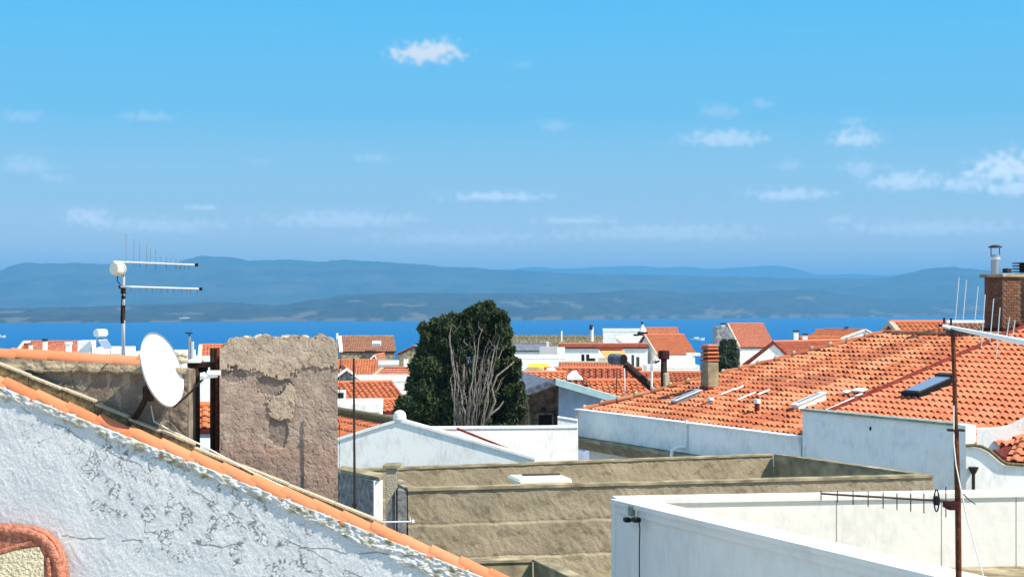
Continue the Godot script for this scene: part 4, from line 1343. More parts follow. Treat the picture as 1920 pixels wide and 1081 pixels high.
func lay_tiles(parent: Node, roof: Node, org: Vector3, a0: float, a1: float, u1: float, keep: Callable, mats: Array, tones: Array, jit: float, most := 300) -> void:
	var nn := NE.cross(-(NH + Vector3(0, 0.327, 0)).normalized()).normalized()
	if nn.y < 0.0:
		nn = -nn
	var down := -(NH + Vector3(0, 0.327, 0)).normalized()
	var m := roof_tile()
	var list := []
	var row := 0.36
	var col := 0.25
	var sl := sqrt(1.0 + 0.327 * 0.327)
	for j in int(u1 * sl / row):
		for i in int((a1 - a0) / col):
			var a := a0 + (i + 0.5) * col
			var u := (j + 1) * row / sl
			if not keep.call(a, u - 0.2):
				continue
			var p := org + NE * a + NH * u + Vector3(0, 0.327 * u, 0)
			p += nn * nz.get_noise_2d(a * 0.22, u * 0.3) * jit * 4.0
			p += nn * rng.randf_range(-jit, jit) * 0.6 + NE * rng.randf_range(-jit, jit) * 0.5 + down * rng.randf_range(-jit, jit)
			var b := Basis(NE, nn, down).rotated(nn, rng.randf_range(-jit, jit) * 3.0).rotated(NE, rng.randf_range(-jit, jit) * 1.5)
			var px := 960.0 + F * p.x / -p.z
			var py := HZ - F * p.y / -p.z
			var shown := px < 1925.0 and px > 1095.0 and not (py > 812.0 + (px - 1505.0) * 0.08 and px > 1505.0)
			list.append([p.length() + (0.0 if shown else 1000.0), Transform3D(b, p - base_of(roof)), clampf(0.5 + 1.1 * nz.get_noise_2d(a * 0.5 + 40.0, u * 0.35) + rng.randf_range(-0.34, 0.34), 0.0, 0.999)])
	list.sort_custom(func(x, y): return x[0] < y[0])
	var n := mini(most, list.size())
	for k in n:
		var o := MeshInstance3D.new()
		o.name = "tile"
		o.mesh = m
		o.material_override = mats[int(list[k][2] * mats.size())]
		o.transform = list[k][1]
		roof.add_child(o, true)
	var mm := MultiMesh.new()
	mm.transform_format = MultiMesh.TRANSFORM_3D
	mm.use_colors = true
	mm.mesh = m
	mm.instance_count = list.size() - n
	for k in range(n, list.size()):
		mm.set_instance_transform(k - n, list[k][1])
		mm.set_instance_color(k - n, tones[int(list[k][2] * tones.size())])
	var mi := MultiMeshInstance3D.new()
	mi.name = "roof_tiles"
	mi.multimesh = mm
	mi.material_override = M.clay
	mi.set_meta("kind", "stuff")
	roof.add_child(mi)

func make_big_roof_house() -> void:
	rng.seed = 61
	var t := thing("old_roof_house", "white house with a broad weathered hipped roof of barrel tiles", "house", Vector3(9.0, -9.5, -48))
	var A1 := 12.27
	var U1 := 7.95
	var HA := 5.7
	# walls and roof body
	prismpart("wall", [Vector3(N(0.0, 0.1).x, -10, N(0.0, 0.1).z), Vector3(N(A1, 0.1).x, -10, N(A1, 0.1).z), N(A1, 0.1) - Vector3(0, 0.3, 0), N(0.0, 0.1) - Vector3(0, 0.3, 0)], NH * 15.5, M.white, t)
	var dn := Vector3(0, -0.03, 0)
	var roof := prismpart("roof", [N(0, -0.06) + dn, N(A1, -0.06) + dn, N(A1, U1) + dn, N(HA, U1) + dn], Vector3(0, -0.2, 0), M.maroon, t)
	var bk := N(0, 0) + NH * (U1 * 2.0)
	var bk1 := N(A1, 0) + NH * (U1 * 2.0)
	var r2 := prismpart("rear_slope", [bk1, bk, N(HA, U1), N(A1, U1)], Vector3(0, -0.15, 0), M.maroon, t)
	var r3 := prismpart("hip_slope", [bk, N(0, 0), N(HA, U1)], Vector3(0, -0.15, 0), M.maroon, t)
	for q in [[r2, bk1, bk, N(HA, U1), N(A1, U1)], [r3, bk, N(0, 0), N(HA, U1), N(HA, U1)]]:
		obj("roof_tiles", tiled(q[1], q[2], q[3], q[4], clay(206, 116, 80)), M.clay, q[0]).set_meta("kind", "stuff")
	var tones := []
	for k in [[186, 114, 88], [200, 118, 86], [212, 126, 88], [222, 138, 98], [226, 146, 104], [230, 158, 120]]:
		tones.append(clay(k[0], k[1], k[2]))
	lay_tiles(t, roof, NL, 0.0, A1, U1, func(a: float, u: float) -> bool: return a > HA * u / U1 + 0.05, M.clays, tones, 0.016)
	# hip and ridge tiles with dabs of pale mortar at the laps
	var bt := barrel_tile(0.66, 0.12, 0.85, 8, 0.018)
	var bt2 := barrel_tile(0.46, 0.12, 0.85, 8, 0.018)
	var hip0 := N(-0.05, -0.05)
	var hip1 := N(HA, U1)
	var cnt := 17
	for k in cnt:
		var c := hip0.lerp(hip1, (k + 0.5) / cnt) + Vector3(0, 0.06 + rng.randf_range(-0.01, 0.01), 0)
		lay("hip_tile", bt, M.clays[rng.randi() % 5], t, c, (hip0 - hip1).normalized() + Vector3(0, 0.06, 0), Vector3.UP, rng.randf_range(-0.04, 0.04))
		var mb := MB.new()
		mb.lathe(hip0.lerp(hip1, float(k) / cnt) + Vector3(0, 0.12, 0), Vector3(rng.randf_range(-0.3, 0.3), 1, 0), [[0.09, -0.06], [0.085, 0.04], [0.05, 0.1], [0.0, 0.12]], 8)
		obj("mortar_dab", mb, M.mortar, t)
	for k in 15:
		var c := N(HA + 0.25 + k * 0.44, U1) + Vector3(0, 0.05, 0)
		lay("ridge_tile", bt2, M.clays[rng.randi() % 5], t, c, NE, Vector3.UP, rng.randf_range(-0.04, 0.04))
	# parapet under the eave
	var pa := N(-0.25, -0.32)
	var pb := N(12.55, -0.32)
	pa.y = -3.38
	pb.y = -3.38
	prismpart("parapet", [pa - Vector3(0, 0.86, 0), pb - Vector3(0, 0.86, 0), pb, pa], NH * 0.4, M.white, t)
	var ps := pa + NH * 3.0
	prismpart("parapet", [ps - Vector3(0, 0.86, 0), pa - Vector3(0, 0.86, 0) - NE * 0.001, pa - NE * 0.001, ps], NE * 0.3, M.white, t)
	prismpart("parapet_coping", [pa - NH * 0.04 + Vector3(0, 0.002, 0), pb - NH * 0.04 + Vector3(0, 0.002, 0), pb - NH * 0.04 + Vector3(0, 0.05, 0), pa - NH * 0.04 + Vector3(0, 0.05, 0)], NH * 0.3, M.white, t)
	for a in [0.1, 2.6, 5.2, 7.9, 10.3, 12.0]:
		var c: Vector3 = pa + NE * a - NH * 0.012
		prismpart("pilaster_strip", [c + Vector3(0, -0.84, 0), c + NE * 0.12 + Vector3(0, -0.84, 0), c + NE * 0.12 + Vector3(0, -0.22, 0), c + Vector3(0, -0.22, 0)], NH * 0.03, M.white, t)
		prismpart("pilaster_cap", [c + NE * -0.06 + Vector3(0, -0.215, 0), c + NE * 0.22 + Vector3(0, -0.215, 0), c + NE * 0.22 + Vector3(0, -0.18, 0), c + NE * -0.06 + Vector3(0, -0.18, 0)], NH * 0.05, M.white, t)
	# cornice below the parapet
	var ca := N(-0.42, -0.32)
	var cb := N(12.55, -0.32)
	var c3 := [Vector3(ca.x, -4.26, ca.z) - NH * 0.34, Vector3(ca.x, -4.26, ca.z) + NH * 0.3, Vector3(ca.x, -4.72, ca.z) + NH * 0.3, Vector3(ca.x, -4.66, ca.z) + NH * 0.02, Vector3(ca.x, -4.42, ca.z) - NH * 0.22, Vector3(ca.x, -4.34, ca.z) - NH * 0.34]
	prismpart("cornice", c3, cb - ca, M.tan, t)
	# drain elbow out of the parapet
	var e0 := on(1290, 800, pa, NH)
	tubepart("drain_pipe", [e0 + Vector3(0, 0.2, 0) - NH * 0.05, e0 - Vector3(0, 0.55, 0) - NH * 0.06], 0.035, M.white, t)
	var e1 := on(1290, 838, pa, NH) - NH * 0.08
	tubepart("drain_elbow", [e1, e1 - NH * 0.2 - NE * 0.1 + Vector3(0, 0.0, 0), e1 - NH * 0.34 - NE * 0.2 - Vector3(0, 0.1, 0), e1 - NH * 0.36 - NE * 0.22 - Vector3(0, 0.4, 0)], 0.055, M.white_plastic, t)
	roof_furniture()

func onroof(px: float, py: float, lift := 0.0) -> Vector3:
	var nn := Vector3(-NH.x * 0.327, 1.0, -NH.z * 0.327).normalized()
	return on(px, py, NL + Vector3(0, lift, 0), nn)

func roof_furniture() -> void:
	var nn := Vector3(-NH.x * 0.327, 1.0, -NH.z * 0.327).normalized()
	var up := (NH + Vector3(0, 0.327, 0)).normalized()
	var hb := Basis(NE, Vector3.UP, NE.cross(Vector3.UP))
	# chimney with a slatted terracotta cap
	var b := onroof(1331, 733)
	var d := -b.z
	var px := d / F
	var t := thing("chimney", "square concrete chimney with slatted terracotta cap on the old roof", "chimney", b)
	var top := b.y + (733.0 - 679.0) * px
	var cb := Basis(Vector3.UP, 0.45)
	boxpart("shaft", Vector3(b.x, (b.y - 0.5 + top) * 0.5, b.z), Vector3(0.42, top - b.y + 0.5, 0.42), M.tan, t, cb, 0.015)
	for k in 4:
		var y := top + 0.06 + k * 0.125
		boxpart("slat", Vector3(b.x, y, b.z), Vector3(0.47 - 0.01 * k, 0.075, 0.47 - 0.01 * k), M.clays[k % 3], t, cb, 0.025)
		if k < 3:
			boxpart("core", Vector3(b.x, y + 0.062, b.z), Vector3(0.30, 0.05, 0.30), M.black, t, cb)
	var dome := MB.new()
	dome.box(Vector3(b.x, top + 0.53, b.z), Vector3(0.42, 0.10, 0.42), cb, 0.045)
	obj("cap", dome, M.clays[2], t)
	boxpart("flashing", b + Vector3(0, 0.09, 0), Vector3(0.5, 0.14, 0.5), M.maroon, t, cb, 0.03)
	# small vent pipes
	for q in [[1332, 762, 745, 0.085, "short grey vent pipe below the slatted chimney", M.steel], [1420, 776, 748, 0.075, "short dark red vent pipe with pale cap on the old roof", M.maroon]]:
		var a := onroof(q[0], q[1])
		var h: float = (q[1] - q[2]) * -a.z / F
		var v := thing("vent_pipe", q[4], "vent", a)
		tubepart("pipe", [a - Vector3(0, 0.15, 0), a + Vector3(0, h * 0.7, 0)], q[3], q[5], v, -1.0, 14)
		tubepart("cowl", [a + Vector3(0, h * 0.72, 0), a + Vector3(0, h, 0)], q[3] * 1.35, M.white_plastic, v, q[3] * 1.2, 14)
		tubepart("collar", [a - Vector3(0, 0.02, 0), a + Vector3(0, 0.1, 0)], q[3] * 1.5, M.maroon, v, q[3] * 1.1, 14)
	# skylights: narrow frames lying on the slope
	for q in [[1288, 745, 0.95, 0.26, "raised grey roof light beside the slatted chimney"], [1518, 752, 1.0, 0.26, "raised white roof light near the step between the roofs"]]:
		var c := onroof(q[0], q[1], 0.16)
		var sb := Basis(NE, nn, NE.cross(nn))
		var s := thing("roof_light", q[4], "skylight", c - nn * 0.16)
		boxpart("kerb", c - nn * 0.06, Vector3(q[3], 0.2, q[2]), M.white_plastic if q[0] > 1400 else M.steel, s, sb, 0.012)
		boxpart("lid", c + nn * 0.075, Vector3(q[3] + 0.08, 0.05, q[2] + 0.1), M.white_plastic if q[0] > 1400 else M.alu, s, sb, 0.012)
		boxpart("pane", c + nn * 0.103, Vector3(q[3] - 0.1, 0.008, q[2] - 0.16), M.panel_glass, s, sb)
	# pale mortar repairs and cement patches lying on tiles
	for q in [[1365, 734, 0.55, 0.07, "thin pale mortar strip just above the slatted chimney's foot"], [1400, 742, 0.7, 0.06, "long thin pale mortar strip above the dark red vent"], [1432, 735, 0.45, 0.1, "short broad mortar strip beyond the dark red vent"], [1612, 731, 0.24, 0.5, "upper white mortar dab beside the red flashing step"], [1618, 741, 0.22, 0.45, "lower white mortar dab beside the red flashing step"], [1588, 734, 0.2, 0.2, "tiny white mortar dab between roof light and flashing"], [1385, 727, 0.4, 0.08, "tiny mortar smear highest above the slatted chimney"]]:
		var c := onroof(q[0], q[1], 0.15)
		var sb := Basis(NE, nn, NE.cross(nn))
		var mb := MB.new()
		mb.box(c, Vector3(q[3], 0.05, q[2]), sb, 0.015)
		meta(obj("mortar_patch", mb, M.white), q[4], "patch", "mortar repairs on the old roof")
	# flue cluster at the low end of the hip
	var fb := onroof(1226, 727)
	var f := thing("flue_pipe", "thick brown elbow flue with a dark round mouth leaning off the hip", "flue", fb)
	var dd := -fb.z
	tubepart("pipe", [P(1228, 732, dd), P(1196, 703, dd + 0.2), P(1172, 682, dd + 0.3)], 0.13, M.rust_dark, f, 0.13, 14)
	var m1 := P(1169, 674, dd - 0.4)
	var m0 := m1 - Vector3(0.62, -0.02, 0.78).normalized() * 0.62
	var mouth := MB.new()
	mouth.lathe(m0, m1 - m0, [[0.17, 0.0], [0.19, 0.02], [0.19, m0.distance_to(m1)], [0.15, m0.distance_to(m1) + 0.01], [0.14, m0.distance_to(m1) - 0.1], [0.0, m0.distance_to(m1) - 0.12]], 22)
	obj("mouth", mouth, M.slate, f)
	var disc := MB.new()
	disc.lathe(m1, m1 - m0, [[0.175, 0.012], [0.0, 0.014]], 22)
	obj("mouth_opening", disc, M.black, f)
	tubepart("stay", [P(1172, 742, dd), P(1171, 690, dd + 0.1)], 0.018, M.white_plastic, f)
	tubepart("stay", [P(1156, 735, dd), P(1157, 690, dd + 0.2)], 0.02, M.rust, f)
	var gb := onroof(1245, 726)
	var g := thing("cowl_chimney", "slim brown chimney pipe with boxy cowl and white side pipe", "chimney", gb)
	dd = -gb.z
	boxpart("shaft", P(1245, 700, dd), Vector3(0.16, 1.1, 0.16), M.rust_dark, g, cb, 0.01)
	boxpart("wrapped_base", P(1247, 714, dd) + Vector3(0.02, 0, 0.05), Vector3(0.2, 0.55, 0.2), M.mortar, g, cb, 0.03)
	boxpart("cowl", P(1245, 665, dd), Vector3(0.3, 0.3, 0.3), M.plum, g, cb, 0.03)
	tubepart("side_pipe", [P(1222, 730, dd), P(1222, 676, dd)], 0.04, M.white, g, -1.0, 10)
	tubepart("side_pipe", [P(1228, 680, dd), P(1237, 676, dd)], 0.035, M.dark_metal, g, -1.0, 10)
	boxpart("pipe_head", P(1226, 676, dd), Vector3(0.11, 0.1, 0.1), M.white_plastic, g, cb, 0.02)

# ---------------------------------------------------------------- the house with the newer roof
func make_new_roof_house() -> void:
	rng.seed = 67
	var t := thing("new_roof_house", "white house with bright new tiled roof and pale green coping", "house", Vector3(12.0, -9.5, -40))
	var O := NL + Vector3(0, 0.34, 0)
	var at := func(a: float, u: float) -> Vector3: return N(a, u) + Vector3(0, 0.34, 0)
	var A0 := 12.3
	var A1 := 24.0
	var dn := Vector3(0, -0.03, 0)
	var roof := prismpart("roof", [at.call(A0, 0.1) + dn, at.call(A1, 0.1) + dn, at.call(A1, 8.0) + dn, at.call(A0, 8.0) + dn], Vector3(0, -0.6, 0), M.maroon, t)
	var tones := []
	for k in [[228, 136, 100], [222, 128, 92], [234, 144, 108]]:
		tones.append(clay(k[0], k[1], k[2]))
	lay_tiles(t, roof, O, A0 + 0.12, A1, 8.0, func(_a: float, _u: float) -> bool: return true, M.new_clays, tones, 0.004)
	# red flashing along the step
	tubepart("flashing", [at.call(A0 + 0.02, 0.4) + Vector3(0, 0.05, 0), at.call(A0 + 0.02, 8.0) + Vector3(0, 0.05, 0)], 0.09, M.maroon, t, -1.0, 10)
	tubepart("flashing_end", [at.call(A0 - 0.03, 0.55) + Vector3(0, 0.05, 0), at.call(A0 - 0.03, 1.7) + Vector3(0, 0.07, 0)], 0.085, M.white, t, -1.0, 10)
	# front wall with coping
	var s0 := N(12.62, -0.25)
	s0.y = -2.66
	var s1 := s0 + NE * 6.0
	var dd := (s1 - s0).normalized()
	var nn := Vector3.UP.cross(dd)
	prismpart("front_wall", [Vector3(s0.x, -10, s0.z), Vector3(s1.x, -10, s1.z), s1, s0], nn * 0.3, M.white, t)
	prismpart("coping", [s0 - nn * 0.05 + Vector3(0, 0.002, 0) - dd * 0.04, s1 - nn * 0.05 + Vector3(0, 0.002, 0), s1 - nn * 0.05 + Vector3(0, 0.06, 0), s0 - nn * 0.05 + Vector3(0, 0.06, 0) - dd * 0.04], nn * 0.42, M.green_top, t)
	prismpart("return_wall", [Vector3(s0.x, -10, s0.z) + nn * 0.301, s0 + nn * 0.301 , s0 + nn * 1.2 - Vector3(0, 0.3, 0), Vector3(s0.x, -10, s0.z) + nn * 1.2], dd * 0.25, M.white, t)
	var ho := on(1633, 803, s0, nn)
	boxpart("vent_hole", ho, Vector3(0.05, 0.09, 0.05), M.black, t)
	for k in [[1510, 838, 60], [1503, 836, 12]]:
		var c := on(k[0], k[1], s0, nn) - nn * 0.03
		tubepart("conduit", [c, c - Vector3(0, 1.0, 0)], 0.02, M.white, t, -1.0, 8)
	# pilaster, then the swept wall
	var p2 := s1 + dd * 0.32
	prismpart("pilaster", [Vector3(s1.x, -10, s1.z) - nn * 0.04, Vector3(p2.x, -10, p2.z) - nn * 0.04, p2 - nn * 0.04 + Vector3(0, 0.04, 0), s1 - nn * 0.04 + Vector3(0, 0.04, 0)], nn * 0.3, M.white, t)
	var d2 := 35.4
	var poly := []
	for q in [[1832, 935], [1832, 803], [1858, 803], [1880, 801], [1898, 796], [1912, 788], [1935, 777], [2010, 765], [2010, 935]]:
		poly.append(P(q[0], q[1], d2))
	prismpart("swept_wall", poly, Vector3(0.1, 0, -0.3), M.white, t)
	var g := thing("curved_parapet_house", "low white wall with curved shoulder before a small tiled roof", "house", Vector3(10.6, -9.5, -33.4))
	poly = []
	for q in [[1812, 1000], [1812, 836], [1826, 835], [1842, 838], [1856, 845], [1868, 855], [1878, 864], [1888, 870], [1910, 872], [2010, 876], [2010, 1000]]:
		poly.append(P(q[0], q[1], 33.4))
	prismpart("wall", poly, Vector3(0.05, 0, -0.25), M.white, g)
	var cop := []
	for q in [[1812, 835], [1826, 834], [1842, 837], [1856, 844], [1868, 854], [1878, 863], [1888, 869], [1910, 871], [2010, 875]]:
		cop.append(P(q[0], q[1], 33.35))
	tubepart("coping", cop, 0.035, M.moss, g, -1.0, 8)
	var ra := P(1884, 866, 33.8)
	var rb := P(2010, 870, 33.8)
	var rc := P(2010, 815, 35.2)
	var rd := P(1908, 822, 35.2)
	roof_slope(g, ra, rb, rc, rd, clay(228, 142, 106))
	tubepart("hip_edge", [P(1866, 846, 34.6), ra + Vector3(0, 0.06, 0)], 0.06, M.maroon, g)
	prismpart("hip_slope", [P(1864, 848, 34.8), ra + Vector3(0, 0.02, 0), rd + Vector3(0, 0.02, 0), P(1905, 824, 35.3)], Vector3(0, -0.1, 0), M.maroon, g)
	var hp := P(1826, 884, 33.3)
	var hm := MB.new()
	hm.lathe(hp, Vector3.UP, [[0.035, -1.6], [0.035, -0.06], [0.1, 0.06], [0.11, 0.1], [0.0, 0.1]], 14)
	obj("hopper_pipe", hm, M.dark_metal, g)
	tubepart("conduit", [P(1806, 860, 35.9), P(1812, 860, 35.6), P(1813, 870, 35.5), P(1813, 940, 35.5)], 0.022, M.white, t, -1.0, 8)
	# roof window in the new tiles
	var w0 := P(1742, 722, 40.0)
	var n3 := Vector3(-NH.x * 0.327, 1.0, -NH.z * 0.327).normalized()
	w0 = on(1742, 721, O + n3 * 0.2, n3)
	var sb := Basis(NE, n3, NE.cross(n3))
	var s := thing("roof_window", "dark framed blue glass roof window set in the new tiles", "skylight", w0 - n3 * 0.2)
	boxpart("frame", w0 - n3 * 0.05, Vector3(0.72, 0.16, 1.35), M.black, s, sb, 0.015)
	boxpart("pane", w0 + n3 * 0.04, Vector3(0.58, 0.02, 1.15), M.panel_glass, s, sb)
	var hv := w0 + (NH + Vector3(0, 0.327, 0)).normalized() * 0.62 + n3 * 0.06
	boxpart("hood", hv, Vector3(0.74, 0.07, 0.16), M.dark_metal, s, sb, 0.01)
	# big brick chimney
	var cd := 48.5
	var cb := P(1880, 662, cd)
	var c := thing("brick_chimney", "tall brown brick chimney with slab top and steel flue cowl", "chimney", cb)
	var k := cd / F
	var bs := Basis(Vector3.UP, 0.5)
	var wd := 62.0 * k * 0.75
	var y0 := P(0, 614, cd).y
	var y1 := P(0, 520, cd).y
	boxpart("plinth", Vector3(cb.x, (cb.y - 0.5 + y0) * 0.5, cb.z), Vector3(wd + 0.12, y0 - cb.y + 0.5, wd + 0.12), M.plum, c, bs, 0.01)
	boxpart("mortar_core", Vector3(cb.x, (y0 + y1) * 0.5, cb.z), Vector3(wd - 0.02, y1 - y0, wd - 0.02), M.mortar_dark, c, bs)
	var rows := 18
	var rh := (y1 - y0) / rows
	var bm := BoxMesh.new()
	bm.size = Vector3(0.195, rh - 0.014, 0.05)
	var tone := [mat(c8(112, 80, 62), 0.95), mat(c8(100, 72, 56), 0.95), mat(c8(122, 88, 68), 0.95), mat(c8(106, 78, 62), 0.95)]
	for j in rows:
		for f in 4:
			var fb := bs * Basis(Vector3.UP, f * PI / 2)
			if fb.z.z < -0.2:
				continue
			var off := 0.1 if j % 2 else 0.0
			for i in 5:
				var x := -wd * 0.5 + off + (i + 0.5) * 0.21 - 0.05
				if absf(x) > wd * 0.5 - 0.06:
					continue
				var o := MeshInstance3D.new()
				o.name = "brick"
				o.mesh = bm
				o.material_override = tone[rng.randi() % 4]
				o.transform = Transform3D(fb, Vector3(cb.x, y0 + (j + 0.5) * rh, cb.z) + fb.x * x + fb.z * (wd * 0.5 - 0.018 + rng.randf_range(-0.004, 0.004)) - c.position)
				c.add_child(o, true)
	boxpart("slab", Vector3(cb.x, y1 + 0.05, cb.z), Vector3(wd + 0.2, 0.1, wd + 0.2), M.tan, c, bs, 0.015)
	var fp := P(1867, 513, cd)
	tubepart("flue", [fp, P(1867, 477, cd)], 0.135, M.steel, c, 0.13, 18)
	tubepart("flue_band", [P(1867, 487, cd), P(1867, 482, cd)], 0.15, M.alu, c, 0.15, 18)
	for s2 in [-1.0, 1.0]:
		tubepart("cowl_strut", [P(1867 + s2 * 8, 480, cd), P(1867 + s2 * 8, 463, cd)], 0.014, M.dark_metal, c)
	var cw := MB.new()
	cw.lathe(P(1867, 462, cd), Vector3.UP, [[0.21, -0.03], [0.2, 0.0], [0.1, 0.045], [0.0, 0.055], [0.0, 0.04], [0.2, -0.035], [0.21, -0.03]], 20)
	obj("cowl", cw, M.dark_metal, c)
	boxpart("small_cap", P(1889, 507, cd), Vector3(0.2, 0.13, 0.2), M.dark_metal, c, bs, 0.01)
	# second stack, rendered cream with a louvred top
	var e := thing("rendered_chimney", "cream rendered chimney with dark louvred top beside the brick one", "chimney", P(1928, 662, cd + 0.4))
	var ec := P(1930, 600, cd + 0.4)
	boxpart("shaft", Vector3(ec.x, (P(0, 512, cd).y + cb.y - 0.5) * 0.5, ec.z), Vector3(0.66, P(0, 512, cd).y - cb.y + 0.5, 0.6), M.tan, e, bs, 0.015)
	for i in 4:
		boxpart("louvre", Vector3(ec.x, P(0, 508 - i * 5.2, cd).y, ec.z), Vector3(0.74, 0.035, 0.68), M.dark_metal, e, bs, 0.008)
	boxpart("louvre_core", Vector3(ec.x, P(0, 501, cd).y, ec.z), Vector3(0.4, 0.3, 0.4), M.black, e, bs)
	var rbx := thing("red_tank", "dark red ribbed tank standing at the foot of the chimneys", "tank", P(1922, 655, cd - 0.6))
	for i in 3:
		boxpart("rib", P(1912 + i * 12, 624, cd - 0.6), Vector3(0.16, 0.62, 0.3), M.maroon, rbx, Basis(), 0.03)
	boxpart("body", P(1926, 632, cd - 0.75), Vector3(0.6, 0.8, 0.26), M.plum, rbx, Basis(), 0.02)

# ---------------------------------------------------------------- white roof terrace
func make_terrace() -> void:
	var y := -2.335
	var C := P(1155, 935, 19.0)
	C.y = y
	var R := P(1920, 922, 19.73)
	R.y = y
	var dr := (R - C).normalized()
	R = C + dr * 8.0
	var dl := Vector3(0.403, 0, 0.915).normalized()
	var E := C + dl * 9.0
	var t := thing("roof_terrace", "clean white walled roof terrace with bright flat coping", "terrace", Vector3(5.0, -9.0, -16.5))
	var nr := dr.cross(Vector3.UP)
	var nl := Vector3.UP.cross(dl)
	# far wall: panels with fine joints over a core
	prismpart("far_core", [Vector3(C.x, -9.4, C.z) - nr * 0.02, Vector3(R.x, -9.4, R.z) - nr * 0.02, R - nr * 0.02 - Vector3(0, 0.005, 0), C - nr * 0.02 - Vector3(0, 0.005, 0)], -nr * 0.25, M.terrace, t)
	var xs := [1180.0, 1569.0, 1766.0, 1906.0, 2080.0]
	for i in xs.size() - 1:
		var a := atx(xs[i], C, dr) + dr * 0.008
		var b := atx(xs[i + 1], C, dr) - dr * 0.008
		prismpart("panel", [Vector3(a.x, -3.3, a.z), Vector3(b.x, -3.3, b.z), b - Vector3(0, 0.002, 0), a - Vector3(0, 0.002, 0)], -nr * 0.019, M.terrace, t)
	prismpart("far_coping", [C + nr * 0.03 + dr * 0.02, R + nr * 0.03, R + nr * 0.03 + Vector3(0, 0.06, 0), C + nr * 0.03 + dr * 0.02 + Vector3(0, 0.06, 0)], -nr * 0.34, M.terrace, t)
	# near side wall
	prismpart("side_wall", [Vector3(C.x, -9.4, C.z) , Vector3(E.x, -9.4, E.z), E - Vector3(0, 0.001, 0), C - Vector3(0, 0.001, 0)], nl * 0.3 if nl.x > 0.0 else -nl * 0.3, M.terrace, t)
	var ins := nl if nl.x > 0.0 else -nl
	prismpart("side_coping", [C - ins * 0.05 - dl * 0.05, E - ins * 0.05, E - ins * 0.05 + Vector3(0, 0.055, 0), C - ins * 0.05 - dl * 0.05 + Vector3(0, 0.055, 0)], ins * 0.40, M.terrace, t)
	prismpart("drip_band", [C - ins * 0.025 - Vector3(0, 0.09, 0), E - ins * 0.025 - Vector3(0, 0.09, 0), E - ins * 0.025 - Vector3(0, 0.003, 0), C - ins * 0.025 - Vector3(0, 0.003, 0)], ins * 0.024, M.terrace, t)
	prismpart("terrace_floor", [Vector3(C.x, -3.2, C.z) + ins * 0.2, Vector3(E.x, -3.2, E.z) + ins * 0.2, Vector3(E.x + 7.0, -3.2, E.z), Vector3(R.x, -3.2, R.z)], Vector3(0, -0.2, 0), M.tan, t)
	# floodlight on the corner
	var lp := on(1183, 973, C - ins * 0.04, ins)
	var l := thing("floodlight", "small black floodlight with cable on the white terrace corner", "lamp", lp)
	boxpart("junction_box", on(1184, 957, C - ins * 0.05, ins), Vector3(0.09, 0.12, 0.05), M.green_top, l, Basis(dl, Vector3.UP, dl.cross(Vector3.UP)), 0.008)
	tubepart("conduit", [on(1193, 945, C - ins * 0.05, ins), on(1193.5, 968, C - ins * 0.05, ins)], 0.012, M.cream_plastic, l)
	for q in [[1176, 0.07], [1193, 0.09]]:
		boxpart("head", on(q[0], 974, C - ins * 0.12, ins), Vector3(q[1], 0.055, 0.1), M.black, l, Basis(Vector3.UP, 0.3), 0.01)
	boxpart("joint", on(1185, 974, C - ins * 0.1, ins), Vector3(0.05, 0.028, 0.04), M.black, l)
	tubepart("cable", [on(1198, 977, C - ins * 0.06, ins), on(1200, 990, C - ins * 0.06, ins), on(1199, 1020, C - ins * 0.06, ins), on(1199, 1100, C - ins * 0.06, ins)], 0.008, M.dark_metal, l, -1.0, 6)

